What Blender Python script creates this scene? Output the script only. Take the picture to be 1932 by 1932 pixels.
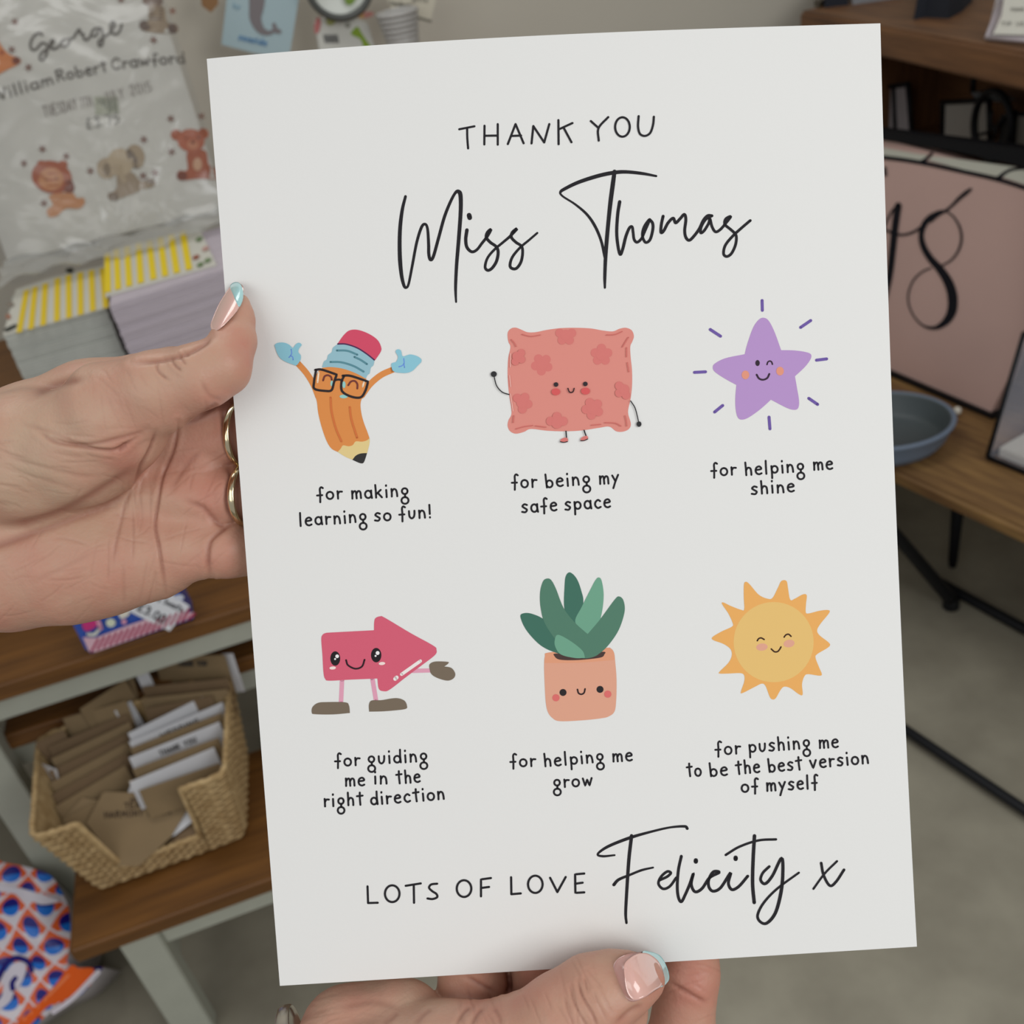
import bpy, bmesh, math, random
import numpy as np
from mathutils import Vector, Matrix
from mathutils.geometry import tessellate_polygon
from mathutils.bvhtree import BVHTree
random.seed(7); rng = np.random.default_rng(7)
for o in list(bpy.data.objects): bpy.data.objects.remove(o)
C = bpy.context.scene.collection
SC = bpy.context.scene

# ------------------------------------------------------------------ camera
FPX = 1900.0; PITCH = math.radians(33); ROLL = math.atan(.2); CAMZ = 1.45
Fv = np.array([0, math.cos(PITCH), -math.sin(PITCH)])
_R0 = np.array([1., 0, 0]); _U0 = np.array([0, math.sin(PITCH), math.cos(PITCH)])
Xc = math.cos(ROLL)*_R0 - math.sin(ROLL)*_U0
Yc = math.sin(ROLL)*_R0 + math.cos(ROLL)*_U0
CAM = np.array([0, 0, CAMZ])
cd = bpy.data.cameras.new('camera'); cam = bpy.data.objects.new('camera', cd); C.objects.link(cam)
M = Matrix.Identity(4)
for i in range(3):
    M[i][0] = Xc[i]; M[i][1] = Yc[i]; M[i][2] = -Fv[i]; M[i][3] = CAM[i]
cam.matrix_world = M
cd.sensor_width = 36; cd.sensor_fit = 'HORIZONTAL'; cd.lens = 36*FPX/1932
cd.clip_start = .01; cd.clip_end = 50
cd.dof.use_dof = True; cd.dof.focus_distance = .32; cd.dof.aperture_fstop = 18
SC.camera = cam
# ------------------------------------------------------------------ world, lights, exposure
w = bpy.data.worlds.new('world'); SC.world = w; w.use_nodes = True
w.node_tree.nodes['Background'].inputs[0].default_value = (.93, .96, 1, 1)
w.node_tree.nodes['Background'].inputs[1].default_value = .36
def area(name, loc, target, size, sy, power, col):
    l = bpy.data.lights.new(name, 'AREA'); l.shape = 'RECTANGLE'; l.size = size; l.size_y = sy
    l.energy = power; l.color = col
    o = bpy.data.objects.new(name, l); C.objects.link(o); o.location = loc
    d = Vector(target) - Vector(loc); o.rotation_euler = d.to_track_quat('-Z', 'Y').to_euler()
    return o
area('window_light', (1.2, -.85, 1.95), (.05, .45, 1.2), 1.3, 1.0, 19.0, (.98, .99, .985))
area('front_left_fill_light', (-.9, -1.0, 2.2), (-.1, .5, 1.1), 1.5, 1.1, 9, (1, .985, .95))  # added fill lamp behind the camera, its source unseen
area('overhead_area_light', (-.3, 1.2, 2.7), (-.3, 1.25, 0), 1.2, .6, 9, (1, .98, .94))  # unseen overhead area lamp above the shelf
SC.view_settings.view_transform = 'Standard'; SC.view_settings.look = 'None'
SC.view_settings.gamma = 1; SC.view_settings.use_curve_mapping = False; SC.view_settings.exposure = 0.0

# ------------------------------------------------------------------ pixel helpers (rays of the lens to real places)
def ray(x, y): return Fv + (x-966)/FPX*Xc - (y-966)/FPX*Yc
def rays(P):
    P = np.asarray(P, float)
    return Fv + ((P[:, 0]-966)/FPX)[:, None]*Xc - ((P[:, 1]-966)/FPX)[:, None]*Yc
def PT(x, y, d): return CAM + ray(x, y)*d
def onz(x, y, z):
    d = ray(x, y); return CAM + d*((z-CAMZ)/d[2])
def onpl(P, o, n):
    r = rays(P); t = ((o-CAM)@n)/(r@n); return CAM + r*t[:, None]
def proj(Q):
    q = np.asarray(Q)-CAM; d = q@Fv
    return np.stack([966+FPX*(q@Xc)/d, 966-FPX*(q@Yc)/d], -1)

# ------------------------------------------------------------------ materials
def lin(c): return tuple(((v/255)/12.92 if v/255 <= .04045 else ((v/255+.055)/1.055)**2.4) for v in c)
MATS = {}
def mat(name, col, rough=.6, metal=0, spec=.5, noise=0, nscale=20, bump=0, bscale=60, sss=0, coat=0, stretch=None, col2=None, alpha=None, trans=0, detail=4):
    """col in sRGB 0..255 of the thing's own colour"""
    if name in MATS: return MATS[name]
    m = bpy.data.materials.new(name); m.use_nodes = True; nt = m.node_tree; b = nt.nodes['Principled BSDF']
    c = lin(col); b.inputs['Base Color'].default_value = (*c, 1)
    b.inputs['Roughness'].default_value = rough; b.inputs['Metallic'].default_value = metal
    b.inputs['Specular IOR Level'].default_value = spec
    if sss:
        b.inputs['Subsurface Weight'].default_value = sss; b.inputs['Subsurface Radius'].default_value = (1, .35, .2)
        b.inputs['Subsurface Scale'].default_value = .003
    if coat: b.inputs['Coat Weight'].default_value = coat; b.inputs['Coat Roughness'].default_value = .08
    if trans: b.inputs['Transmission Weight'].default_value = trans
    if alpha is not None: b.inputs['Alpha'].default_value = alpha
    if noise or bump:
        tc = nt.nodes.new('ShaderNodeTexCoord'); mp = nt.nodes.new('ShaderNodeMapping')
        nt.links.new(tc.outputs['Object'], mp.inputs[0])
        if stretch: mp.inputs['Scale'].default_value = stretch
    if noise:
        n = nt.nodes.new('ShaderNodeTexNoise'); n.inputs['Scale'].default_value = nscale; n.inputs['Detail'].default_value = detail
        nt.links.new(mp.outputs[0], n.inputs['Vector'])
        r = nt.nodes.new('ShaderNodeValToRGB'); c2 = lin(col2) if col2 else tuple(v*(1-noise) for v in c)
        r.color_ramp.elements[0].position = .3; r.color_ramp.elements[1].position = .7
        r.color_ramp.elements[0].color = (*c2, 1); r.color_ramp.elements[1].color = (*c, 1)
        nt.links.new(n.outputs[0], r.inputs[0]); nt.links.new(r.outputs[0], b.inputs['Base Color'])
    if bump:
        n2 = nt.nodes.new('ShaderNodeTexNoise'); n2.inputs['Scale'].default_value = bscale; n2.inputs['Detail'].default_value = 3
        nt.links.new(mp.outputs[0], n2.inputs['Vector'])
        bp = nt.nodes.new('ShaderNodeBump'); bp.inputs['Strength'].default_value = bump; bp.inputs['Distance'].default_value = .002
        nt.links.new(n2.outputs[0], bp.inputs['Height']); nt.links.new(bp.outputs[0], b.inputs['Normal'])
    MATS[name] = m; return m
INKS = {}
def ink(c):
    c = tuple(c)
    if c not in INKS: INKS[c] = mat('ink_%d_%d_%d' % c, c, rough=.75, spec=.25)
    return INKS[c]
wood = lambda: mat('oiled_pine_wood', (120, 78, 31), rough=.5, noise=.4, nscale=6, stretch=(1, 14, 14), col2=(92, 57, 20), detail=6, bump=.06, bscale=12)
wood_table = lambda: mat('rough_oak_wood', (146, 112, 66), rough=.6, noise=.4, nscale=7, stretch=(1, 9, 9), col2=(96, 66, 38), detail=8, bump=.1, bscale=14)
paintw = lambda: mat('pale_sage_painted_wood', (176, 178, 165), rough=.6, noise=.06, nscale=30)
blackm = lambda: mat('black_powder_coated_metal', (14, 15, 19), rough=.55, spec=.3)

# ------------------------------------------------------------------ object helpers
def tag(o, label=None, cat=None, group=None, kind=None):
    if label: o['label'] = label
    if cat: o['category'] = cat
    if group: o['group'] = group
    if kind: o['kind'] = kind
    return o
def empty(name, loc, label, cat, group=None):
    o = bpy.data.objects.new(name, None); C.objects.link(o); o.location = Vector([float(v) for v in loc]); o.empty_display_size = .02
    return tag(o, label, cat, group)
def attach(c, p):
    if p is None: return c
    c.parent = p
    mw = Matrix.Identity(4); chain = []; q = p
    while q is not None: chain.append(q); q = q.parent
    for q in reversed(chain): mw = mw @ q.matrix_parent_inverse @ q.matrix_basis
    c.matrix_parent_inverse = mw.inverted(); return c
def mesh(name, V, Fc, m, parent=None, smooth=False, mi=None, origin=None, rotz=0):
    V = np.asarray(V, float)
    if origin is None: origin = V.mean(0)
    origin = np.asarray(origin, float)
    L = V-origin
    if rotz:
        c, s = math.cos(-rotz), math.sin(-rotz); L = np.stack([L[:, 0]*c-L[:, 1]*s, L[:, 0]*s+L[:, 1]*c, L[:, 2]], -1)
    me = bpy.data.meshes.new(name); me.from_pydata(L.tolist(), [], [list(f) for f in Fc])
    ms = m if isinstance(m, (list, tuple)) else [m]
    for x in ms: me.materials.append(x)
    if mi is not None: me.polygons.foreach_set('material_index', mi)
    if smooth: me.polygons.foreach_set('use_smooth', [True]*len(me.polygons))
    me.update()
    o = bpy.data.objects.new(name, me); C.objects.link(o); o.location = origin.tolist(); o.rotation_euler = (0, 0, rotz)
    return attach(o, parent)
def bm_mesh(name, bm, m, parent=None, smooth=False, loc=(0, 0, 0), rot=None):
    me = bpy.data.meshes.new(name); bm.to_mesh(me); bm.free()
    ms = m if isinstance(m, (list, tuple)) else [m]
    for x in ms: me.materials.append(x)
    if smooth: me.polygons.foreach_set('use_smooth', [True]*len(me.polygons))
    o = bpy.data.objects.new(name, me); C.objects.link(o); o.location = [float(v) for v in loc]
    if rot is not None: o.rotation_euler = rot
    return attach(o, parent)
def box(name, o0, a, b, c, m, parent=None, bevel=.002, seg=2):
    """box from corner o0 spanned by the world vectors a (grain), b, c"""
    o0, a, b, c = [np.asarray(v, float) for v in (o0, a, b, c)]
    la, lb, lc = [np.linalg.norm(v) for v in (a, b, c)]
    R = Matrix([[a[i]/la, b[i]/lb, c[i]/lc] for i in range(3)])
    bm = bmesh.new(); bmesh.ops.create_cube(bm, size=1)
    for v in bm.verts: v.co = Vector((v.co.x*la, v.co.y*lb, v.co.z*lc))
    if bevel: bmesh.ops.bevel(bm, geom=bm.edges[:], offset=min(bevel, .3*min(la, lb, lc)), segments=seg, affect='EDGES')
    if R.determinant() < 0:
        bmesh.ops.reverse_faces(bm, faces=bm.faces[:])
        for v in bm.verts: v.co.z = -v.co.z
        bmesh.ops.reverse_faces(bm, faces=bm.faces[:])
        R = Matrix([[a[i]/la, b[i]/lb, -c[i]/lc] for i in range(3)]); bmesh.ops.recalc_face_normals(bm, faces=bm.faces[:])
    ctr = o0+(a+b+c)/2
    return bm_mesh(name, bm, m, parent, loc=ctr, rot=R.to_euler())
def tube(name, pts, r, m, parent=None, n=12, closed=False, caps=True):
    pts = [Vector([float(x) for x in p]) for p in pts]; N = len(pts)
    rr = r if hasattr(r, '__len__') else [r]*N
    V = []; Fc = []; up = None
    for i, p in enumerate(pts):
        if closed: t = (pts[(i+1) % N]-pts[i-1]).normalized()
        else: t = (pts[min(i+1, N-1)]-pts[max(i-1, 0)]).normalized()
        if up is None: up = t.orthogonal().normalized()
        up = (up - t*up.dot(t)).normalized(); s = t.cross(up)
        for k in range(n):
            a = 2*math.pi*k/n; V.append(p+(up*math.cos(a)+s*math.sin(a))*rr[i])
    for i in range(N if closed else N-1):
        j = (i+1) % N
        for k in range(n): Fc.append((i*n+k, i*n+(k+1) % n, j*n+(k+1) % n, j*n+k))
    if caps and not closed: Fc.append(tuple(range(n))[::-1]); Fc.append(tuple((N-1)*n+k for k in range(n)))
    return mesh(name, [tuple(v) for v in V], Fc, m, parent, smooth=True)
def cr(pts, closed=False, n=8):
    """Catmull-Rom through points; repeat a point to make a corner"""
    P = [np.array(p, float) for p in pts]; out = []; N = len(P)
    for i in range(N if closed else N-1):
        p1, p2 = P[i], P[(i+1) % N]
        if np.allclose(p1, p2): continue
        p0 = P[i-1] if (closed or i > 0) else 2*p1-p2
        p3 = P[(i+2) % N] if (closed or i+2 < N) else 2*p2-p1
        if np.allclose(p0, p1): p0 = p1-(p2-p1)*.5
        if np.allclose(p3, p2): p3 = p2+(p2-p1)*.5
        for k in range(n):
            t = k/n
            out.append(.5*((2*p1)+(-p0+p2)*t+(2*p0-5*p1+4*p2-p3)*t*t+(-p0+3*p1-3*p2+p3)*t**3))
    if not closed: out.append(P[-1])
    return np.array(out)

# ------------------------------------------------------------------ flat print: ink shapes laid on a surface
class Print:
    def __init__(s, fmap, step=.00003, tf=None, grid=None): s.fmap = fmap; s.V = []; s.L = []; s.F = []; s.I = []; s.mats = []; s.step = step; s.tf = tf or (lambda p: p); s.grid = grid; s.layer = 0
    def mi(s, c):
        m = ink(c)
        if m not in s.mats: s.mats.append(m)
        return s.mats.index(m)
    def add(s, pts, faces, c):
        b = len(s.V); s.V += [tuple(p) for p in pts]; s.L += [s.layer]*len(pts); i = s.mi(c)
        for f in faces: s.F.append(tuple(b+k for k in f)); s.I.append(i)
    def fill(s, pts, c, smooth=True, raw=False):
        s.layer += 1
        P = cr(pts, True, 6) if smooth else np.array(pts, float)
        if not raw: P = np.array([s.tf(p) for p in P])
        tri = tessellate_polygon([[Vector((p[0], p[1], 0)) for p in P]])
        if s.grid:
            bm = bmesh.new(); vs = [bm.verts.new((p[0], p[1], 0)) for p in P]
            for t in tri:
                try: bm.faces.new([vs[k] for k in t])
                except ValueError: pass
            g = s.grid
            for ax in (0, 1):
                lo = math.floor(P[:, ax].min()/g)+1; hi = math.ceil(P[:, ax].max()/g)
                for k in range(lo, hi):
                    co = [0, 0, 0]; no = [0, 0, 0]; co[ax] = k*g; no[ax] = 1
                    bmesh.ops.bisect_plane(bm, geom=bm.verts[:]+bm.edges[:]+bm.faces[:], plane_co=co, plane_no=no)
            bm.verts.index_update()
            s.add([(v.co.x, v.co.y) for v in bm.verts], [[v.index for v in f.verts] for f in bm.faces], c); bm.free()
        else: s.add(P, tri, c)
    def ell(s, cx, cy, rx, ry, c, ang=0, n=20):
        a = math.radians(ang)
        pts = [(cx+rx*math.cos(t)*math.cos(a)-ry*math.sin(t)*math.sin(a), cy+rx*math.cos(t)*math.sin(a)+ry*math.sin(t)*math.cos(a)) for t in np.linspace(0, 2*math.pi, n, endpoint=False)]
        s.fill(pts, c, smooth=False)
    def stroke(s, pts, w, c, closed=False, smooth=True, raw=False, keep=False):
        if not keep: s.layer += 1
        P = cr(pts, closed, 7) if (smooth and len(pts) > 2) else np.array(pts, float)
        ws = np.full(len(P), float(w)) if not hasattr(w, '__len__') else np.interp(np.linspace(0, 1, len(P)), np.linspace(0, 1, len(w)), w)
        if not raw:
            e = np.array([s.tf(p) for p in P]); sc = np.linalg.norm(np.array(s.tf((1, 0)))-np.array(s.tf((0, 0)))); P = e; ws = ws*sc
        N = len(P); T = np.zeros_like(P)
        for i in range(N):
            a = P[(i+1) % N] if (closed or i < N-1) else P[i]; b = P[i-1] if (closed or i > 0) else P[i]
            T[i] = a-b
        T /= np.maximum(np.linalg.norm(T, axis=1, keepdims=True), 1e-9); Nn = np.stack([-T[:, 1], T[:, 0]], -1)*ws[:, None]/2
        pts2 = np.concatenate([P+Nn, P-Nn]); fc = []
        for i in range(N if closed else N-1):
            j = (i+1) % N; fc.append((i, j, N+j, N+i))
        s.add(pts2, fc, c)
        ends = [] if closed else [0, N-1]
        for i in ends:
            r = ws[i]/2; k = 10
            s.add([(P[i][0]+r*math.cos(2*math.pi*q/k), P[i][1]+r*math.sin(2*math.pi*q/k)) for q in range(k)], [tuple(range(k))], c)
    def build(s, name, parent, label=None):
        Q = s.fmap(np.array(s.V), (np.array(s.L)*.25+2)*s.step)
        o = mesh(name, Q, s.F, s.mats, parent, mi=s.I)
        if label: o['label'] = label
        return o

def el(cx, cy, rx, ry, a0=0, a1=2*math.pi, n=9): return [(cx+rx*math.cos(a), cy+ry*math.sin(a)) for a in np.linspace(a0, a1, n)]
# hand-lettered alphabet, x-height 1, y up: advance width, strokes
G = {
 'a': (.85, [el(.42, .48, .38, .46, .3, .3+2*math.pi, 11), [(.80, .95), (.78, .5), (.85, 0)]]),
 'b': (.85, [[(.05, 1.6), (.08, .8), (.12, 0)], el(.45, .42, .36, .42, 2.9, 2.9-2*math.pi, 11)]),
 'c': (.75, [[(.72, .82), (.45, .98), (.12, .7), (.1, .3), (.4, .0), (.75, .12)]]),
 'd': (.85, [[(.8, 1.6), (.78, .8), (.82, 0)], el(.40, .42, .37, .42, .2, .2+2*math.pi, 11)]),
 'e': (.78, [[(.1, .55), (.68, .62), (.72, .8), (.5, .98), (.18, .85), (.05, .5), (.15, .15), (.45, .0), (.75, .1)]]),
 'f': (.7, [[(.75, 1.5), (.55, 1.62), (.38, 1.4), (.38, .8), (.33, -.25)], [(0, .62), (.62, .62)]]),
 'g': (.85, [el(.45, .62, .34, .36, 0, 2*math.pi, 11), [(.5, .24), (.45, .05), (.5, -.1)], el(.42, -.55, .42, .42, 1.5, 1.5+2*math.pi, 11)]),
 'h': (.8, [[(.08, 1.6), (.1, .8), (.1, 0)], [(.1, .6), (.35, .92), (.65, .8), (.72, .4), (.72, 0)]]),
 'i': (.25, [[(.12, .92), (.13, .5), (.13, 0)], [(.12, 1.42), (.13, 1.5)]]),
 'k': (.8, [[(.05, 1.6), (.08, .8), (.08, 0)], [(.68, .95), (.1, .42)], [(.3, .6), (.5, .35), (.78, 0)]]),
 'l': (.3, [[(.15, 1.65), (.13, .8), (.13, 0)]]),
 'm': (1.15, [[(.06, .95), (.08, .5), (.06, 0)], [(.08, .6), (.3, .9), (.52, .8), (.58, 0)], [(.58, .6), (.8, .9), (1.05, .75), (1.1, 0)]]),
 'n': (.8, [[(.08, .95), (.1, .5), (.08, 0)], [(.1, .6), (.35, .92), (.62, .8), (.72, .4), (.74, 0)]]),
 'o': (.85, [el(.42, .47, .4, .45, 1.5, 1.5+2*math.pi, 12)]),
 'p': (.85, [[(.08, .92), (.1, .2), (.08, -.6)], el(.45, .48, .37, .42, 2.9, 2.9-2*math.pi, 11)]),
 'r': (.6, [[(.08, .95), (.1, .5), (.1, 0)], [(.1, .55), (.3, .85), (.62, .85)]]),
 's': (.7, [[(.66, .88), (.35, .98), (.1, .75), (.35, .52), (.62, .3), (.42, .02), (.02, .08)]]),
 't': (.7, [[(.38, 1.55), (.36, .8), (.4, 0)], [(.0, 1.1), (.72, 1.15)]]),
 'u': (.8, [[(.08, .95), (.1, .3), (.35, .02), (.62, .2), (.72, .55), (.74, .95)]]),
 'v': (.8, [[(.05, .95), (.38, 0), (.38, 0), (.78, .95)]]),
 'w': (1.1, [[(.03, .95), (.28, .02), (.28, .02), (.55, .8), (.55, .8), (.8, .02), (.8, .02), (1.1, .95)]]),
 'y': (.8, [[(.05, .95), (.42, .25)], [(.8, 1.0), (.42, .2), (.12, -.6)]]),
 '!': (.25, [[(.15, 1.6), (.13, .45)], [(.12, .05), (.13, .0)]]),
 'W': (1.4, [[(.03, 1.6), (.3, 0), (.3, 0), (.7, 1.3), (.7, 1.3), (1.0, 0), (1.0, 0), (1.4, 1.6)]]),
 'R': (1.0, [[(.1, 1.5), (.1, 0)], [(0, 1.4), (.6, 1.6), (.85, 1.2), (.5, .85), (.1, .8)], [(.4, .8), (.95, 0)]]),
 'C': (1.0, [[(.95, 1.3), (.55, 1.6), (.1, 1.1), (.1, .4), (.5, 0), (.95, .25)]]),
 'T': (.9, [[(0, 1.5), (.9, 1.5)], [(.45, 1.5), (.45, 0)]]), 'U': (.9, [[(.05, 1.5), (.1, .4), (.45, 0), (.8, .4), (.85, 1.5)]]),
 'E': (.8, [[(.75, 1.5), (.05, 1.5), (.05, 0), (.75, 0)], [(.05, .75), (.6, .75)]]), 'S': (.8, [[(.75, 1.35), (.4, 1.5), (.08, 1.15), (.7, .5), (.45, 0), (.05, .1)]]),
 'D': (.9, [[(.05, 1.5), (.05, 0), (.5, .05), (.85, .7), (.5, 1.45), (.05, 1.5)]]), 'A': (.9, [[(0, 0), (.45, 1.5), (.45, 1.5), (.9, 0)], [(.18, .5), (.72, .5)]]),
 'Y': (.9, [[(0, 1.5), (.45, .8)], [(.9, 1.5), (.45, .8), (.45, 0)]]), 'H': (.9, [[(.05, 1.5), (.05, 0)], [(.85, 1.5), (.85, 0)], [(.05, .8), (.85, .8)]]),
 'L': (.7, [[(.05, 1.5), (.05, 0), (.05, 0), (.7, 0)]]), 'P': (.8, [[(.05, 0), (.05, 1.5), (.7, 1.4), (.7, .85), (.05, .7)]]), 'I': (.2, [[(.1, 1.5), (.1, 0)]]),
 'M': (1.1, [[(.05, 0), (.1, 1.5), (.1, 1.5), (.55, .5), (.55, .5), (1.0, 1.5), (1.0, 1.5), (1.05, 0)]]), 'N': (.9, [[(.05, 0), (.05, 1.5), (.05, 1.5), (.85, 0), (.85, 0), (.85, 1.5)]]), 'O': (1.0, [el(.5, .75, .45, .75, 0, 2*math.pi, 11)]),
 '2': (.8, [[(.05, 1.2), (.4, 1.5), (.75, 1.1), (.05, 0), (.05, 0), (.8, 0)]]), '0': (.8, [el(.4, .75, .36, .75, 0, 2*math.pi, 11)]), '3': (.8, [[(.05, 1.4), (.5, 1.5), (.7, 1.15), (.3, .85), (.3, .85), (.75, .5), (.5, 0), (.05, .1)]]),
 '5': (.8, [[(.7, 1.5), (.1, 1.5), (.1, .85), (.6, .9), (.7, .3), (.05, .05)]]), '7': (.8, [[(0, 1.5), (.8, 1.5), (.8, 1.5), (.3, 0)]]), '.': (.2, [[(.1, .03), (.1, .1)]]),
 'K': (.85, [[(.05, 1.5), (.05, 0)], [(.8, 1.5), (.08, .75)], [(.3, .9), (.85, 0)]]), 'G': (.95, [[(.85, 1.3), (.5, 1.5), (.08, .8), (.4, 0), (.85, .2), (.85, .7), (.85, .7), (.5, .7)]]),
 '6': (.8, [[(.65, 1.5), (.15, .9), (.1, .3), (.4, 0), (.72, .35), (.4, .75), (.12, .5)]]),
 '£': (.9, [[(.8, 1.3), (.5, 1.5), (.3, 1.1), (.35, .5), (.05, 0), (.05, 0), (.85, .0)], [(.05, .75), (.65, .75)]]), ' ': (.6, []),
}
def text(pr, s, p0, p1, xh, w, col, gap=.4, jit=0):
    """letters along the baseline p0 -> p1 (in the print's own drawing units)"""
    tot = sum(G[ch][0] for ch in s)+gap*(len(s)-1); p0 = np.array(p0, float); p1 = np.array(p1, float)
    d = (p1-p0); L = np.linalg.norm(d); d /= L; up = np.array([d[1], -d[0]]); sx = L/tot; x = 0; pr.layer += 1
    for ch in s:
        dy = random.uniform(-jit, jit)*xh
        for st in G[ch][1]:
            P = [p0+d*(x+q[0])*sx+up*(q[1]*xh+dy) for q in st]
            pr.stroke(P, w, col, keep=True)
        x += G[ch][0]+gap

#==================================================================== setting
LA = math.radians(11.5); e1 = np.array([math.cos(LA), math.sin(LA), 0]); e2 = np.array([-math.sin(LA), math.cos(LA), 0]); ez = np.array([0, 0, 1.])
L0 = onz(128, 1798, .3); L0[2] = 0
def LP(a, b, z): return L0+e1*a+e2*b+ez*z
def struct(o): o['kind'] = 'structure'; return o
concrete = mat('polished_concrete', (168, 162, 144), rough=.55, noise=.3, nscale=7, col2=(140, 134, 118), bump=.05, bscale=20, detail=9)
struct(box('floor', (-3, -1.8, -.1), (7, 0, 0), (0, 7, 0), (0, 0, .1), concrete, bevel=0))
plaster = mat('warm_white_plaster', (196, 190, 176), rough=.8, noise=.04, nscale=4, bump=.03, bscale=80)
struct(box('wall_back', LP(-2, 1.26, 0), e1*5.2, e2*.1, ez*2.8, plaster, bevel=0))
struct(box('wall_right', (2.6, -1.8, 0), (0, 4.9, 0), (.1, 0, 0), (0, 0, 2.8), plaster, bevel=0))
struct(box('baseboard_back', LP(-2, 1.245, 0), e1*4.6, e2*.014, ez*.1, paintw()))

#==================================================================== left display unit
unit = empty('tiered_display_shelf', LP(0, 0, 0), 'stepped display shelf of brown boards on pale grey painted legs, below the left hand', 'shelf')
def board(name, a0, b0, z, ln, dp, th, par, m=None): return box(name, LP(a0, b0, z-th), e1*ln, e2*dp, ez*th, m or wood(), par, bevel=.005, seg=3)
board('shelf_board', 0, 0, .30, 1.0, .27, .030, unit)
board('shelf_board', -.055, .30, .46, 1.05, .24, .030, unit)
b2a = -.60
board('shelf_board', b2a, .19+.013, .62, 1.8, .33, .030, unit)
board('shelf_board', -.75, .50, .80, 1.9, .62, .030, unit)
for nm, a, b, z0, z1 in [('leg', .055, .012, 0, .27), ('leg', .86, .012, 0, .27), ('post', -.105, .27, 0, .59), ('post', .95, .29, 0, .59), ('post', -.70, .50, 0, .77), ('post', 1.08, .50, 0, .77), ('post', -.70, 1.05, 0, .77), ('post', 1.08, 1.05, 0, .77), ('leg', .38, .20, 0, .27)]:
    box(nm, LP(a, b, z0), e1*.055, e2*.035, ez*(z1-z0), paintw(), unit)
box('rail', LP(.11, .02, .225), e1*.75, e2*.02, ez*.045, paintw(), unit)
box('rail', LP(-.055, .315, .385), e1*1.02, e2*.02, ez*.044, paintw(), unit)
box('rail', LP(b2a, .225, .545), e1*1.75, e2*.02, ez*.044, paintw(), unit)
box('side_rail', LP(.06, .045, .1), e1*.03, e2*.25, ez*.035, paintw(), unit)

#-------------------------------------------------------------------- woven basket on the lowest board
zt = .455
top = [onz(58, 1585, zt), onz(425, 1462, zt), onz(434, 1262, zt), onz(72, 1392, zt)]
bot = [onz(183, 1680, .302), onz(462, 1578, .302)]
dpt = np.array(top[2])-np.array(top[1]); dpt[2] = 0
bot += [bot[1]+dpt*.8, bot[0]+dpt*.8]
bask = empty('woven_basket', np.mean(bot, 0), 'rectangular woven straw basket with a notched front, full of kraft tags', 'basket')
def rloop(cs, n=26, r=.09):
    cs = [np.array(c) for c in cs]; pts = []
    for i in range(4):
        a, b = cs[i], cs[(i+1) % 4]; c = cs[(i+2) % 4]
        for k in range(n): t = r+(1-2*r)*k/(n-1); pts.append(a*(1-t)+b*t)
        p0 = a*(r)+b*(1-r); p1 = b*(1-r)+c*r
        for k in range(1, 6): t = k/6; pts.append((1-t)**2*p0+2*t*(1-t)*b+t*t*p1)
    return np.array(pts)
TL, BL_ = rloop(top, 60), rloop(bot, 60); N = len(TL); rows = 84
cen = (np.mean(top, 0)+np.mean(bot, 0))/2
straw = mat('woven_straw', (196, 168, 122), rough=.8, noise=.25, nscale=60, col2=(158, 128, 84))
def notch(i):   # height fraction of the front wall's rim; front side is i in 0..59
    if i >= 60: return 1.0
    t = i/59
    pts = [(0, 1.0), (.170, 1.0), (.187, .25), (.805, .25), (.83, 1.0), (1, 1.0)]
    return float(np.interp(t, [p[0] for p in pts], [p[1] for p in pts]))
def basket_wall(off):
    V = []
    for i in range(N):
        nrm = TL[i]-cen; nrm[2] = 0; nrm /= np.linalg.norm(nrm); H = notch(i)
        for j in range(rows+1):
            t = j/rows*H; p = BL_[i]*(1-t)+TL[i]*t
            tt = t*rows*.5
            wv = abs(math.sin(math.pi*tt*.5+.35*math.sin(i*.9)))**.7 * (.55+.45*math.sin(i*1.05+(math.pi if int(tt/2) % 2 else 0)))
            V.append(p+nrm*(off+(.0042*wv if off > 0 else 0)))
    return V
Vo = basket_wall(.001); Vi = basket_wall(-.004); R1 = rows+1; Fc = []
for i in range(N):
    k = (i+1) % N
    for j in range(rows):
        Fc.append((i*R1+j, k*R1+j, k*R1+j+1, i*R1+j+1)); o2 = N*R1
        Fc.append((o2+i*R1+j+1, o2+k*R1+j+1, o2+k*R1+j, o2+i*R1+j))
    Fc.append((i*R1+rows, k*R1+rows, N*R1+k*R1+rows, N*R1+i*R1+rows))
wv_ = []
for f in Fc:
    i_, j_ = f[0]//R1, f[0] % R1
    tt = (j_+.5)/rows*notch(min(i_, N-1))*rows*.5 if f[0] < N*R1 else 9
    dark = f[0] < N*R1 and abs(math.sin(math.pi*tt*.5+.35*math.sin(i_*.9))) < .62 and math.sin(i_*1.05+(math.pi if int(tt/2) % 2 else 0)) < .15
    wv_.append(1 if dark else 0)
mesh('woven_wall', Vo+Vi, Fc, [straw, mat('straw_gap_shade', (112, 86, 52), rough=.9)], bask, mi=wv_)  # shade in the weave gaps put into a darker straw colour
tube('rim', [Vo[i*R1+rows]*.5+Vi[i*R1+rows]*.5+np.array([0, 0, .001*math.sin(i*1.7)]) for i in range(N)], [.0042+.0006*math.sin(i*2.1) for i in range(N)], straw, bask, n=8, closed=True)
mesh('base', [BL_[i]+ez*.003 for i in range(N)], [tuple(range(N))], straw, bask)
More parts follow.
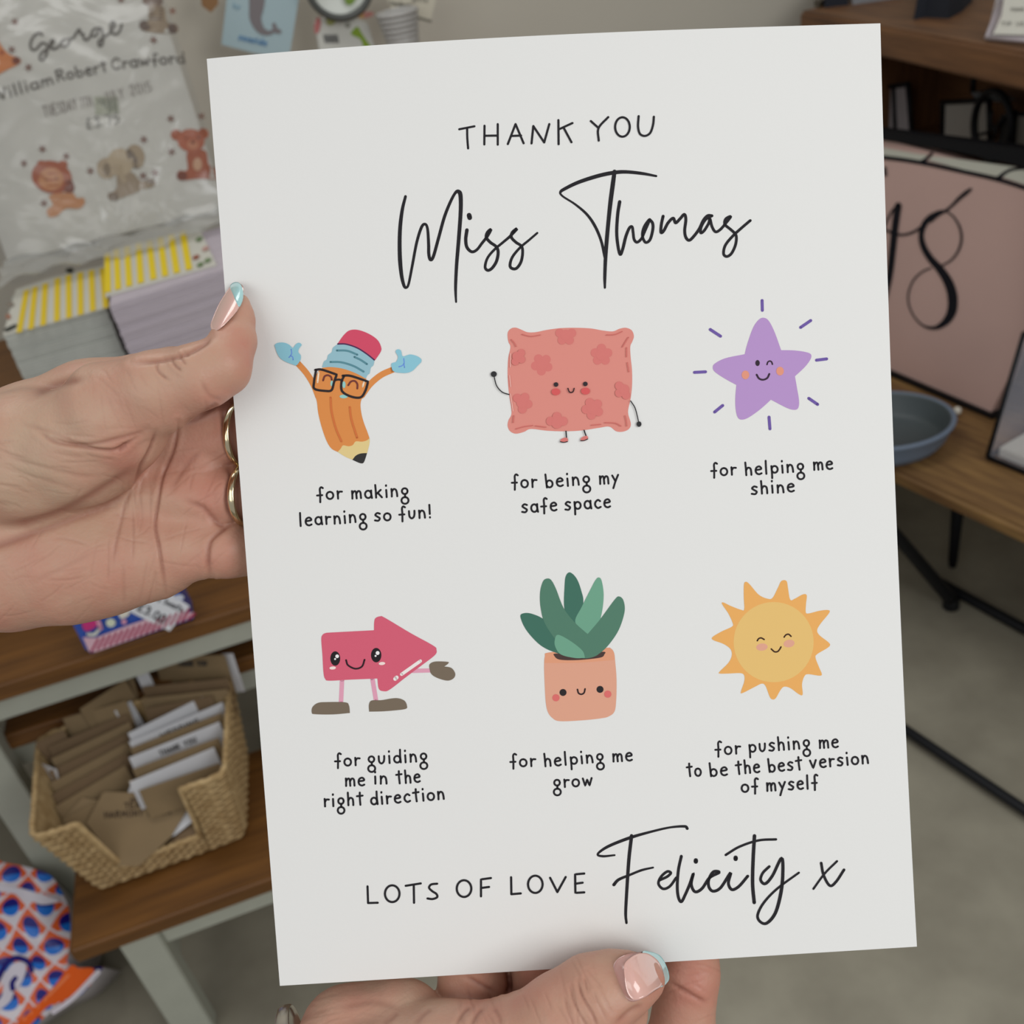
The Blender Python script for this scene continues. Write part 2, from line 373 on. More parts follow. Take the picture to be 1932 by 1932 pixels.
#---- tags and cards in the basket
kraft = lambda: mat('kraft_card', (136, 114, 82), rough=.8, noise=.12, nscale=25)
kraftd = lambda: mat('dark_brown_kraft_card', (118, 95, 68), rough=.8, noise=.12, nscale=25)  # darker brown kraft card mixed among the paler tags
whitec = lambda: mat('white_card', (205, 205, 208), rough=.7)
def leaning(name, A, B, h, lean, m, label, cat, group=None, th=.0012, back=1):
    """card with its top edge from A to B, running down h and leaning"""
    ab = B-A; ab_u = ab/np.linalg.norm(ab); n = np.cross(ab_u, ez); n /= np.linalg.norm(n)   # toward the viewer
    dn = -ez*math.cos(lean)+n*math.sin(lean)
    o = box(name, A, ab, dn*h, np.cross(ab_u, dn)*th, m, None, bevel=.0003, seg=1)
    return tag(o, label, cat, group), dn
tags = [ # top-left px, top-right px, z, height, lean, material, what
 ((287, 1238), (424, 1236), .505, .10, .35, 'k', 'broad kraft tag standing tallest at the back right of the basket'),
 ((294, 1230), (362, 1236), .500, .09, .30, 'w', 'white card just showing behind the tallest back kraft tag'),
 ((418, 1234), (439, 1233), .500, .09, .30, 'w', 'narrow white card in the back right corner of the basket'),
 ((255, 1272), (277, 1262), .492, .06, .50, 'w', 'small upright white card left of the tallest kraft tag'),
 ((268, 1296), (430, 1280), .478, .08, .50, 'd', 'kraft tag in front of the tallest back one'),
 ((266, 1318), (428, 1300), .470, .08, .55, 'k', 'second kraft tag in front of the tallest back one'),
 ((272, 1338), (400, 1312), .465, .08, .55, 'd', 'kraft tag right behind the rearmost long white card'),
 ((216, 1342), (247, 1322), .468, .06, .55, 'w', 'small slanting white card among the left kraft tags'),
 ((241, 1384), (389, 1311), .462, .07, .60, 'w', 'rearmost of the long white cards fanned at the right'),
 ((243, 1400), (420, 1325), .455, .07, .60, 'w', 'second long white card from the back of the fan'),
 ((246, 1412), (418, 1345), .452, .07, .60, 'k', 'kraft tag between the long white cards'),
 ((243, 1430), (414, 1362), .450, .06, .55, 'w', 'brightest long white card with a line of lettering'),
 ((250, 1452), (412, 1392), .445, .06, .60, 'k', 'kraft tag under the brightest long white card'),
 ((244, 1476), (404, 1410), .440, .06, .60, 'w', 'front long white card of the fan'),
 ((262, 1492), (414, 1440), .432, .06, .60, 'k', 'kraft tag in front of the white cards by the right rim'),
 ((150, 1338), (236, 1282), .490, .10, .60, 'k', 'tall slanting kraft tag at the back left of the basket'),
 ((225, 1272), (252, 1282), .490, .07, .45, 'k', 'small kraft tag standing at the middle back of the basket'),
 ((118, 1356), (238, 1322), .478, .08, .60, 'k', 'kraft tag rising over the back left rim'),
 ((66, 1402), (120, 1376), .470, .07, .70, 'd', 'kraft tag poking past the left rim'),
 ((90, 1410), (240, 1346), .460, .08, .70, 'd', 'first dark slanting tag of the left heap from the back'),
 ((96, 1432), (244, 1362), .455, .08, .75, 'k', 'second slanting tag of the left heap from the back'),
 ((92, 1456), (246, 1380), .448, .08, .75, 'd', 'third slanting tag of the left heap from the back'),
 ((94, 1478), (244, 1398), .440, .08, .80, 'k', 'fourth slanting tag of the left heap from the back'),
 ((98, 1500), (240, 1420), .432, .07, .80, 'd', 'fifth slanting tag of the left heap from the back'),
 ((104, 1522), (236, 1444), .425, .07, .80, 'k', 'sixth slanting tag of the left heap, near the left rim'),
 ((66, 1436), (106, 1452), .450, .06, .60, 'w', 'white card corner showing beside the left rim'),
 ((118, 1548), (186, 1508), .415, .06, .70, 'k', 'small kraft tag behind the left wing of the basket front'),
]
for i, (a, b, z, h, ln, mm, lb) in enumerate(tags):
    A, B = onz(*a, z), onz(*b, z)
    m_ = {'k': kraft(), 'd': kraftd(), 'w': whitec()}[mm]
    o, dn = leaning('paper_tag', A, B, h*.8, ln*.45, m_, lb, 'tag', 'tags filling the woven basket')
    if i in (0, 9, 11):
        n_ = np.cross(np.cross(ez, B-A), B-A)
        d_ = B-A; 
        nn = np.cross(B-A, dn); nn /= np.linalg.norm(nn)
        if nn@(CAM-A) < 0: nn = -nn
        pr = Print(lambda P, L, A=A, nn=nn: onpl(P, A+nn*.0016, nn)+nn*L[:, None])
        pa = np.array(a, float); pb = np.array(b, float); dd = pb-pa; off = np.array([0, 20.])
        text(pr, {0: 'THANK YOU', 9: 'WEDDING', 11: 'THANK YOU'}[i], pa+dd*.35+off, pa+dd*.75+off, 6, 2.0, (70, 66, 62))
        pr.build('printed_lettering', o)
# big front tag
fo = onz(238, 1600, .36); fn = -e2*.75+ez*.66; fn /= np.linalg.norm(fn)
def plane_poly(name, px, o, n, th, m, parent=None):
    P = onpl(px, o, n); k = len(P); V = np.concatenate([P, P-n*th])
    Fc = [tuple(range(k)), tuple(range(2*k-1, k-1, -1))]+[(i, k+i, k+(i+1) % k, (i+1) % k) for i in range(k)]
    return mesh(name, V, Fc, m, parent)
ft = plane_poly('paper_tag', [(163, 1552), (194, 1496), (200, 1494), (350, 1499), (357, 1522), (322, 1580), (262, 1634), (222, 1634)], fo, fn, .0015, kraft())
tag(ft, 'large cut-cornered kraft tag facing out at the front of the basket, three lines of lettering', 'tag', 'tags filling the woven basket')
pr = Print(lambda P, L: onpl(P, fo+fn*.0003, fn)+fn*L[:, None])
for s_, a, b in (('TEA SET', (236, 1526), (302, 1520)), ('HARMONY MOON', (198, 1543), (322, 1536)), ('PERSONALISED', (246, 1512), (312, 1509))): text(pr, s_, a, b, 7 if s_[0] != 'P' else 3.6, 2.6 if s_[0] != 'P' else 1.6, (74, 58, 44))
pr.build('printed_lettering', ft)
o = plane_poly('paper_tag', [(320, 1580), (350, 1525), (366, 1548), (330, 1576)], fo-fn*.004, fn, .0012, whitec()); tag(o, 'white card corner at the right of the large front tag', 'tag', 'tags filling the woven basket')
o = plane_poly('paper_tag', [(240, 1500), (246, 1482), (262, 1484), (292, 1498), (292, 1504)], fo-fn*.003, fn, .0012, whitec()); tag(o, 'white card corner peeping over the large front tag', 'tag', 'tags filling the woven basket')
o = plane_poly('paper_tag', [(118, 1545), (155, 1505), (186, 1510), (170, 1545), (148, 1562)], fo-fn*.008, fn, .0012, kraft()); tag(o, 'pale kraft tag left of the large front tag', 'tag', 'tags filling the woven basket')
o = plane_poly('paper_tag', [(240, 1474), (300, 1458), (372, 1462), (400, 1478), (352, 1500), (300, 1502)], fo-fn*.012, fn, .0012, mat('tan_card', (164, 138, 100), rough=.8)); tag(o, 'tan tag lying between the white cards and the front tag', 'tag', 'tags filling the woven basket')
o = plane_poly('paper_tag', [(318, 1592), (340, 1570), (376, 1550), (382, 1580), (330, 1600)], fo-fn*.009, fn, .0012, kraftd()); tag(o, 'brown tag behind the right wing of the basket front', 'tag', 'tags filling the woven basket')

#-------------------------------------------------------------------- sweets packet with price label on the upper board
cA, cB = onz(172, 1233, .621), onz(366, 1168, .621)
cd_ = (cB-cA); cu = cd_/np.linalg.norm(cd_); cn = np.array([cu[1], -cu[0], 0])
pk = empty('sweets_packet', (cA+cB)/2, 'blue patterned packet with a pink striped base, under the left palm', 'packet')
V = []; hh = .135
for (s, z, out) in [(0, 0, .0), (0, .045, .012), (0, hh, .002)]:
    pass
prof = [(0, 0), (.018, .014), (.10, .010), (hh, -.006)]
back = -.045
for t in (0, 1):
    for z, ou in prof:
        inset = .0+.10*z*(1 if t else -.0)
        p = cA+cd_*(t - (inset if t else 0)) + ez*z + cn*ou; V.append(p)
    for z, ou in prof: V.append(cA+cd_*(t-(.10*z if t else 0))+ez*z+cn*(back+ou*.3))
Fc = []
for j in range(3): Fc += [(j, 8+j, 9+j, j+1), (4+j, 5+j, 13+j, 12+j)]
Fc += [(0, 4, 12, 8), (3, 11, 15, 7), (0, 1, 5, 4), (1, 2, 6, 5), (2, 3, 7, 6), (8, 12, 13, 9), (9, 13, 14, 10), (10, 14, 15, 11)]
mesh('wrapper', V, Fc, mat('blue_printed_film', (46, 84, 178), rough=.35, coat=.3), pk)
pr = Print(lambda P, L: onpl(P, cA+cn*.0165, cn)+cn*(L[:, None]), step=.0002)
pr.fill([(156, 1202), (168, 1229), (180, 1230), (364, 1165), (365, 1155), (300, 1160), (240, 1180), (180, 1203)], (226, 186, 200), smooth=False)
for k in range(17):
    x0 = 176+k*11.4; y0 = 1230-(k*11.4)*.335
    ln_ = 24 if k < 16 else 12
    pr.stroke([(x0-3, y0-2), (x0+9, y0-ln_)], 4.4, (176, 56, 92), smooth=False)
pr.fill([(155, 1172), (178, 1166), (182, 1180), (162, 1190)], (206, 60, 130)); pr.stroke([(166, 1196), (178, 1196), (186, 1188)], 6, (225, 225, 215))
pr.stroke([(184, 1168), (190, 1184)], 8, (225, 160, 185)); pr.ell(209, 1174, 9, 8, (222, 228, 205)); pr.fill([(222, 1148), (238, 1146), (244, 1158), (228, 1166)], (232, 228, 216)); pr.ell(234, 1172, 5, 5, (225, 160, 185)); pr.ell(338, 1126, 9, 5, (215, 220, 235))
pr.ell(300, 1112, 7, 6, (225, 160, 185)); pr.ell(215, 1130, 8, 8, (206, 60, 130)); pr.ell(262, 1108, 8, 8, (222, 228, 205))
pr.build('printed_pattern', pk)
pl_o = cA+cn*.0175
lb = plane_poly('price_label', [(228, 1138), (305, 1108), (358, 1144), (320, 1191), (240, 1152)], pl_o, cn, .0006, mat('label_white', (232, 234, 240), rough=.6)); attach(lb, pk)
pr = Print(lambda P, L: onpl(P, pl_o+cn*.0004, cn)+cn*L[:, None], step=.0001)
text(pr, '£3.00', (258, 1150), (308, 1176), 10, 3.0, (70, 70, 74), gap=.3); text(pr, 'of Sweets', (292, 1131), (342, 1154), 6.5, 2.2, (90, 90, 94), gap=.3)
pr.build('label_lettering', lb)

#-------------------------------------------------------------------- stacks of cards on the top board
def stack(name, a0, b0, w_, d_, z0, z1, m, label, skew=(0, 0), rz=0, side=None):
    V = []; Fc = []; n = int((z1-z0)/.0042); th = (z1-z0)/n; c, s = math.cos(rz), math.sin(rz)
    for i in range(n):
        jx, jy = random.uniform(-.0009, .0009), random.uniform(-.0012, .0012); z = z0+i*th; f = i/n
        b = len(V)
        for zz in (z, z+th*.93):
            for (x, y) in ((0, 0), (w_, 0), (w_, d_), (0, d_)):
                sd_ = rz if side is None else side; xx, yy = x*c-y*math.sin(sd_)+jx, x*s+y*math.cos(sd_)+jy
                V.append(LP(a0+xx, b0+yy, zz))
        Fc += [(b+q[0], b+q[1], b+q[2], b+q[3]) for q in ((3, 2, 1, 0), (4, 5, 6, 7), (0, 1, 5, 4), (1, 2, 6, 5), (2, 3, 7, 6), (3, 0, 4, 7))]
    o = mesh(name, V, Fc, m, None); return tag(o, label, 'stack', None, 'stuff')
def loc(P): P = np.asarray(P)-L0; return P@e1, P@e2
g0 = loc(onz(8, 636, .98)); g1 = loc(onz(203, 582, .98)); l0_ = loc(onz(206, 577, 1.0)); l1_ = loc(onz(432, 505, 1.0))
greyc = mat('grey_green_card_edges', (186, 188, 180), rough=.8, noise=.1, nscale=40); lilac = mat('lilac_card_edges', (192, 182, 190), rough=.8, noise=.08, nscale=40, stretch=(1, 1, 12))
greyrz = math.atan2(g1[1]-g0[1], g1[0]-g0[0]); lrz = math.atan2(l1_[1]-l0_[1], l1_[0]-l0_[0])
stack('card_stack', g0[0]-.0, g0[1], .148, .20, .80, .98, greyc, 'tall stack of grey-green cards at the left, beside the lilac one', rz=greyrz)
stack('card_stack', l0_[0], l0_[1], .20, .24, .80, 1.0, lilac, 'tall stack of lilac cards behind the thumb of the left hand', rz=lrz, side=greyrz-.06)
def top_card(px, z, m, label):
    P = np.array([onz(x, y, z) for x, y in px]); k = len(P); V = np.concatenate([P, P-ez*.003])
    Fc = [tuple(range(k)), tuple(range(2*k-1, k-1, -1))]+[(i, k+i, k+(i+1) % k, (i+1) % k) for i in range(k)]
    return tag(mesh('striped_card', V, Fc, m, None), label, 'card', 'striped cards topping the stacks')
cardw = mat('cream_card', (206, 204, 192), rough=.6)
t1 = top_card([(6, 631), (30, 546), (100, 522), (196, 500), (205, 578), (110, 604)][::-1], .9835, cardw, 'yellow and white striped card on the grey-green stack')
pr = Print(lambda P, L: np.array([onz(x, y, .984) for x, y in P])+ez*L[:, None], step=.0002)
tl = [(46, 549), (62, 543), (81, 537), (104, 527), (125, 521), (147, 516), (168, 512), (189, 508)]
bl = [(31, 629), (53, 623), (76, 616), (102, 608), (125, 602), (147, 596), (170, 589), (195, 583)]
for (a, b), (c_, d_) in zip(tl, bl): pr.fill([(a-1, b), (a+10, b-3), (c_+11, d_-3), (c_, d_)], (226, 196, 46), smooth=False)
pr.fill([(8, 622), (30, 612), (30, 618), (14, 626)], (60, 62, 56)); pr.ell(20, 575, 7, 5, (140, 130, 118)); pr.ell(16, 598, 5, 5, (165, 120, 100)); pr.ell(132, 511, 8, 5, (54, 54, 46))
pr.build('printed_stripes', t1)
t2 = top_card([(199, 560), (196, 485), (218, 470), (375, 428), (408, 498), (204, 556)][::-1], 1.0035, cardw, 'yellow and white striped card on the lilac stack')
pr = Print(lambda P, L: np.array([onz(x, y, 1.004) for x, y in P])+ez*L[:, None], step=.0002)
tl = [(197, 480), (214, 472), (234, 467), (256, 462), (276, 456), (297, 450), (317, 444), (339, 438)]
bl = [(198, 553), (217, 548), (238, 542), (260, 536), (284, 529), (306, 523), (328, 517), (351, 511)]
for (a, b), (c_, d_) in zip(tl, bl): pr.fill([(a, b), (a+11, b-3), (c_+12, d_-3), (c_, d_)], (232, 204, 40), smooth=False)
for x, y, c_ in ((370, 486, (150, 90, 70)), (378, 500, (110, 130, 90)), (376, 452, (110, 130, 90)), (388, 470, (190, 150, 140)), (392, 492, (120, 140, 100))): pr.ell(x, y, 7, 4, c_, ang=-25)
pr.build('printed_stripes', t2)

#-------------------------------------------------------------------- plastic pouch with baby blanket leaning behind the stacks
pa = math.radians(24); pu = ez*math.cos(pa)+e2*math.sin(pa); pn = np.cross(e1, pu)          # toward the viewer
po = LP(0, .78, .985)
def pouch_local(P): q = onpl(P, po, pn)-po; return q@e1, q@pu
x0_, _ = pouch_local(np.array([(0, 400.)])); x1_, _ = pouch_local(np.array([(408, 330.)])); x0_ = x0_[0]-.02; x1_ = x1_[0]+.004
H_ = .46
def bulge(x, y, amp=.022):
    u = np.clip((x-x0_)/(x1_-x0_), 0, 1); v = np.clip(y/H_, 0, 1)
    return amp*(4*u*(1-u))**.5*(4*v*(1-v))**.35+.0015*np.sin(x*70+np.sin(y*40)*2)*np.sin(y*55+x*30)
def sheetgrid(name, n, m_, f, matl, parent, sm=True):
    V = []; Fc = []
    for j in range(m_+1):
        for i in range(n+1): V.append(f(i/n, j/m_))
    for j in range(m_):
        for i in range(n): a = j*(n+1)+i; Fc.append((a, a+1, a+n+2, a+n+1))
    return mesh(name, V, Fc, matl, parent, smooth=sm)
def pf(x, y, off=0): return po+e1*x+pu*y+pn*(bulge(x, y)+off)
pou = empty('packaged_blanket', po+e1*(x0_+x1_)/2, 'clear plastic pouch holding a white baby blanket printed with animals, leaning at upper left', 'package')
blk = mat('white_fleece', (196, 192, 182), rough=.85, bump=.2, bscale=25, noise=.05, nscale=5)
def closed_pillow(name, y0, y1, xa, xb, off, matl, par):
    n, k = 48, 48; V = []; Fc = []
    for sgn in (1, -1):
        for j in range(k+1):
            for i in range(n+1):
                x = xa+(xb-xa)*i/n; y = y0+(y1-y0)*j/k
                edge = min(i, n-i, j, k-j)
                d = (bulge(x, y)+off) if sgn > 0 else (-.006 if edge else (bulge(x, y)+off-.0005))
                V.append(po+e1*x+pu*y+pn*d)
    for s_ in (0, 1):
        o_ = s_*(n+1)*(k+1)
        for j in range(k):
            for i in range(n):
                a = o_+j*(n+1)+i; q = (a, a+1, a+n+2, a+n+1); Fc.append(q if s_ == 0 else q[::-1])
    return mesh(name, V, Fc, matl, par, smooth=True)
closed_pillow('blanket', .035, H_-.01, x0_+.006, x1_-.006, 0, blk, pou)
# film: transparent plastic with soft creases
fm = bpy.data.materials.new('clear_plastic_film'); fm.use_nodes = True; nt = fm.node_tree
for n_ in list(nt.nodes): nt.nodes.remove(n_)
out = nt.nodes.new('ShaderNodeOutputMaterial'); mx = nt.nodes.new('ShaderNodeMixShader'); tr = nt.nodes.new('ShaderNodeBsdfTransparent'); gl = nt.nodes.new('ShaderNodeBsdfGlossy')
tr.inputs[0].default_value = (.93, .94, .95, 1); gl.inputs['Roughness'].default_value = .22; gl.inputs['Color'].default_value = (.95, .97, 1, 1)
lw = nt.nodes.new('ShaderNodeLayerWeight'); lw.inputs[0].default_value = .35; mth = nt.nodes.new('ShaderNodeMath'); mth.operation = 'MULTIPLY_ADD'; mth.inputs[1].default_value = .22; mth.inputs[2].default_value = .03
tcf = nt.nodes.new('ShaderNodeTexCoord'); nf = nt.nodes.new('ShaderNodeTexNoise'); nf.inputs['Scale'].default_value = 7; nf.inputs['Detail'].default_value = 3; nf.inputs['Distortion'].default_value = 1.2
bf = nt.nodes.new('ShaderNodeBump'); bf.inputs['Strength'].default_value = 1; bf.inputs['Distance'].default_value = .012
nt.links.new(tcf.outputs['Object'], nf.inputs['Vector']); nt.links.new(nf.outputs[0], bf.inputs['Height']); nt.links.new(bf.outputs[0], gl.inputs['Normal']); nt.links.new(bf.outputs[0], lw.inputs['Normal'])
nt.links.new(lw.outputs['Fresnel'], mth.inputs[0]); nt.links.new(mth.outputs[0], mx.inputs[0]); nt.links.new(tr.outputs[0], mx.inputs[1]); nt.links.new(gl.outputs[0], mx.inputs[2]); nt.links.new(mx.outputs[0], out.inputs[0])
def wave(x, y): return .0016*math.sin(x*38+3*math.sin(y*17))*math.sin(y*31+2*math.sin(x*21))
sheetgrid('plastic_film', 70, 70, lambda u, v: (lambda x, y: pf(x, y, .006+abs(wave(x, y))+(.02*math.sin(x*28+1)*math.exp(-(y/.03)**2) if y < .08 else 0)))(x0_-.004+(x1_-x0_+.008)*u, .002+(H_)*v), fm, pou)
def pm(P, L):
    q = onpl(P, po, pn)-po; x, y = q@e1, q@pu
    return po+x[:, None]*e1+y[:, None]*pu+pn*(bulge(x, y)+.0008+L)[:, None]
PP_ = lambda: Print(pm, step=.00015, tf=lambda p: (p[0]/4.025, p[1]/4.025), grid=30)
pr = PP_()
GR = (98, 92, 84)
for st in ([(345, 300), (330, 285), (290, 300), (258, 350), (260, 400), (290, 410), (330, 370), (345, 360), (375, 370), (385, 400), (370, 460), (345, 490), (325, 470), (345, 430), (400, 390), (430, 355), (425, 335), (405, 360), (410, 395), (435, 405), (470, 385)],
           [(470, 385), (500, 340), (520, 330), (490, 350), (490, 380), (520, 385), (548, 355), (540, 325), (570, 325), (600, 280), (622, 255), (632, 290), (652, 292), (655, 325), (680, 335), (710, 300)],
           [(770, 245), (730, 255), (712, 295), (745, 305), (775, 245), (790, 260), (800, 330), (790, 375), (770, 378), (772, 340), (840, 290), (870, 250), (885, 210), (870, 195), (852, 225), (860, 275), (895, 290), (925, 260), (938, 215)]):
    pr.stroke(st, 19, GR)
text(pr, 'William', (-20, 800), (430, 668), 52, 14, GR, gap=.3); text(pr, 'Robert', (460, 650), (832, 570), 52, 14, GR, gap=.3); text(pr, 'Crawford', (870, 560), (1405, 480), 52, 14, GR, gap=.25)
text(pr, 'TUESDAY', (365, 915), (610, 852), 52, 9, (140, 132, 124)); text(pr, '7TH', (640, 848), (722, 828), 46, 9, (150, 142, 134)); text(pr, 'JULY'.replace('J', 'I'), (830, 800), (960, 768), 46, 9, (150, 142, 134)); text(pr, '2015'.replace('1', 'I'), (1010, 750), (1165, 715), 50, 9, (150, 142, 134))
pr.build('lettering_print', pou); pr = PP_()
pr.fill([(735, 765), (905, 755), (925, 890), (745, 900)], (168, 168, 150), smooth=False)
for k, wd in enumerate((10, 5, 12, 6, 6, 12, 5, 10, 7)): pr.stroke([(768+k*16, 780-k), (778+k*16, 885-k)], wd, (112, 112, 98), smooth=False)
text(pr, '£3.75', (680, 1005), (930, 960), 48, 10, (130, 126, 118))
def starlet(x, y, c=(120, 84, 70)):
    p_ = PP_()
    for a in range(5): p_.stroke([(x, y), (x+24*math.cos(a*1.257+.4), y+24*math.sin(a*1.257+.4))], 12, c, smooth=False)
    p_.build('star_print', pou)
for x, y in ((930, 20), (135, 195), (1310, 85), (1175, 325), (115, 410), (242, 545), (1305, 920), (1530, 885), (1105, 1082), (345, 1155), (525, 1210), (205, 1262), (705, 1320), (1310, 1170), (1188, 1330), (355, 1560), (1100, 1355)): starlet(x, y)
pr.build('price_print', pou); pr = PP_()
BR, LB, DB, EB = (160, 92, 66), (186, 132, 92), (118, 68, 52), (150, 132, 110)
pr.fill([(400, 1500), (560, 1480), (600, 1520), (650, 1520), (662, 1560), (620, 1600), (520, 1600), (450, 1655), (390, 1660), (375, 1610), (420, 1570)], LB); pr.ell(415, 1365, 155, 122, BR, 15); pr.ell(410, 1380, 95, 85, LB); pr.ell(545, 1440, 40, 55, DB); pr.ell(415, 1400, 18, 14, DB); pr.ell(375, 1385, 9, 9, DB); pr.ell(450, 1375, 9, 9, DB); pr.ell(340, 1270, 35, 30, BR); pr.ell(500, 1270, 35, 30, BR)
pr.build('lion_print', pou); pr = PP_()
pr.fill([(910, 1340), (1020, 1330), (1080, 1390), (1180, 1385), (1185, 1430), (1090, 1460), (1000, 1500), (900, 1530), (845, 1525), (840, 1490), (900, 1450)], EB); pr.ell(830, 1300, 78, 80, (168, 150, 126)); pr.ell(1045, 1210, 68, 92, (160, 142, 118), -12); pr.ell(930, 1255, 98, 105, (176, 158, 132)); pr.ell(1020, 1230, 30, 80, (110, 96, 82), -25); pr.ell(830, 1310, 28, 50, (134, 118, 98)); pr.ell(880, 1510, 42, 32, (128, 112, 96)); pr.ell(1150, 1400, 38, 30, (128, 112, 96)); pr.stroke([(930, 1290), (935, 1350), (960, 1390)], 40, (166, 148, 122))
pr.build('elephant_print', pou); pr = PP_()
pr.fill([(1430, 1170), (1560, 1150), (1590, 1260), (1660, 1290), (1660, 1360), (1500, 1370), (1380, 1385), (1350, 1350), (1370, 1310), (1430, 1300)], BR); pr.ell(1345, 1040, 40, 42, BR); pr.ell(1548, 1020, 38, 42, BR); pr.ell(1455, 1080, 102, 88, (170, 100, 74)); pr.ell(1470, 1110, 42, 36, (184, 126, 96)); pr.ell(1470, 1092, 16, 12, DB); pr.ell(1420, 1065, 9, 9, DB); pr.ell(1510, 1055, 9, 9, DB); pr.ell(1505, 1260, 34, 50, (190, 150, 120)); pr.ell(1390, 1350, 40, 34, DB)
pr.build('bear_print', pou); pr = PP_()
pr.fill([(-60, 180), (0, 200), (10, 330), (90, 440), (170, 470), (180, 510), (80, 560), (0, 600), (-60, 600)], (196, 124, 76)); pr.ell(150, 492, 32, 28, DB); pr.ell(40, 430, 20, 20, (160, 90, 60)); pr.ell(-5, 500, 22, 22, (226, 214, 196))
pr.build('giraffe_print', pou); pr = PP_()
pr.fill([(1140, 60), (1245, 60), (1270, 170), (1340, 195), (1352, 240), (1280, 265), (1110, 262), (1068, 220), (1100, 185), (1135, 170)], EB); pr.ell(1165, 20, 78, 50, (128, 110, 98)); pr.ell(1110, 215, 44, 40, (108, 92, 82)); pr.ell(1315, 220, 38, 40, (108, 92, 82))
for k in range(4): pr.stroke([(1145, 85+k*26), (1235, 80+k*26)], 8, (96, 82, 74))
pr.build('zebra_print', pou)
# clear folded sleeve at the foot of the pouch, lying over the stack
sheetgrid('folded_sleeve', 60, 24, lambda u, v: LP(x0_-.0+u*(x1_-x0_+.01), .69+.02*u+.10*v+.012*math.sin(u*7), 1.008+.008*abs(math.sin(u*19+v*3))+.01*v+.004*math.sin(v*14+u*9)), mat('milky_plastic', (186, 186, 180), rough=.3, alpha=.45, bump=.8, bscale=22), pou)

#-------------------------------------------------------------------- cards and bits on the wall at the top
wl = LP(0, 1.15, 0); wn = -e2
def wallcard(name, px, off, th, m, label, cat, parent=None):
    o = plane_poly(name, px, wl+wn*off, wn, th, m); return tag(o, label, cat)
def wprint(off): return Print(lambda P, L: onpl(P, wl+wn*(off+.0006), wn)+wn*L[:, None], step=.0003)
bc = wallcard('greeting_card', [(432, -40), (418, 84), (478, 100), (545, 112), (570, -40)], .02, .004, mat('sky_blue_card', (166, 188, 194), rough=.6), 'pale blue card printed with a grey sea creature tail, above the white sheet', 'card')
pr = wprint(.02); pr.stroke([(486, -30), (484, 10), (482, 35), (492, 56), (508, 62), (519, 54)], [34, 28, 22, 15, 8, 6], (128, 122, 124)); pr.fill([(517, 58), (513, 46), (519, 43), (523, 52), (531, 58), (528, 63), (518, 62)], (128, 122, 124))
text(pr, 'seaside', (450, 74), (502, 86), 7, 3, (110, 150, 186)); text(pr, 'by', (440, 14), (452, 16), 5, 2, (140, 174, 192)); pr.build('printed_picture', bc)
wc = wallcard('paper_gift_bag', [(594, 42), (606, 110), (712, 108), (694, 44), (640, 24)], .04, .02, mat('white_paper_printed', (208, 208, 200), rough=.6), 'white printed bag with green leaves and a barcode below the dark rimmed dish', 'bag')
pr = wprint(.04); pr.ell(599, 48, 6, 16, (190, 120, 118), 8); pr.ell(625, 37, 9, 12, (168, 172, 110), 30); pr.fill([(662, 62), (674, 50), (682, 62), (690, 74), (700, 90), (688, 92), (680, 74), (668, 68)], (136, 164, 58))
pr.ell(690, 28, 16, 6, (200, 140, 132), -10); pr.ell(682, 30, 5, 5, (206, 166, 110)); pr.ell(650, 32, 6, 6, (186, 182, 168)); pr.ell(656, 48, 5, 5, (150, 150, 140))
for k in range(7): pr.stroke([(611+k*4, 66), (614+k*4, 80)], 2.2, (60, 62, 66), smooth=False)
pr.build('printed_pattern', wc)
ds = empty('rimmed_dish', onpl([(630, 5)], wl+wn*.08, wn)[0], 'white dish with a dark grey rim and green leaf print at the top edge', 'dish')
dc = onpl([(640, -30)], wl+wn*.07, wn)[0]; rr_ = np.linalg.norm(onpl([(700, -30)], wl+wn*.07, wn)[0]-dc)
tube('rim', [dc+e1*rr_*math.cos(a)+ez*rr_*.95*math.sin(a) for a in np.linspace(0, 2*math.pi, 40, endpoint=False)], .0065, mat('dark_grey_glaze', (76, 78, 74), rough=.4), ds, closed=True)
dV = [tuple(dc+wn*(-.015))]+[tuple(dc+e1*rr_*math.cos(a)+ez*rr_*.95*math.sin(a)) for a in np.linspace(0, 2*math.pi, 40, endpoint=False)]
mesh('dish_body', dV, [(0, 1+i, 1+(i+1) % 40) for i in range(40)], mat('white_glaze', (200, 204, 196), rough=.3), ds, smooth=True)
pr = Print(lambda P, L: onpl(P, wl+wn*.079, wn)+wn*L[:, None], step=.0002); pr.fill([(650, -6), (662, -12), (672, -4), (664, 8), (654, 8)], (118, 146, 66)); pr.build('leaf_print', ds)
cc = wallcard('label_card', [(716, -40), (742, 26), (812, 40), (832, -40)], .06, .003, mat('cream_label', (202, 196, 178), rough=.7), 'cream label card at the top edge, right of the leaf dish', 'card')
pr = wprint(.06); text(pr, 'handmade', (736, 8), (776, 14), 5, 2.4, (150, 146, 134)); text(pr, 'gifts', (778, 0), (806, 4), 5, 2.2, (160, 156, 144)); pr.stroke([(790, 34), (812, 40)], 5, (120, 116, 104)); pr.build('printed_lettering', cc)
jar = empty('stacked_dishes', onpl([(755, 90)], wl+wn*.1, wn)[0], 'small pile of shiny grey dishes seen over the top edge of the white sheet', 'dishes')
jc = onpl([(757, 62)], wl+wn*.10, wn)[0]; jr = .036
for k in range(7):
    z = .035-k*.0095; r_ = jr*(1-.05*k)
    tube('dish', [jc+ez*z+(e1*math.cos(a)+e2*math.sin(a))*r_ for a in np.linspace(0, 2*math.pi, 28, endpoint=False)], .0055, mat('grey_glass', (176, 174, 170), rough=.35, spec=.5), jar, closed=True, n=8)
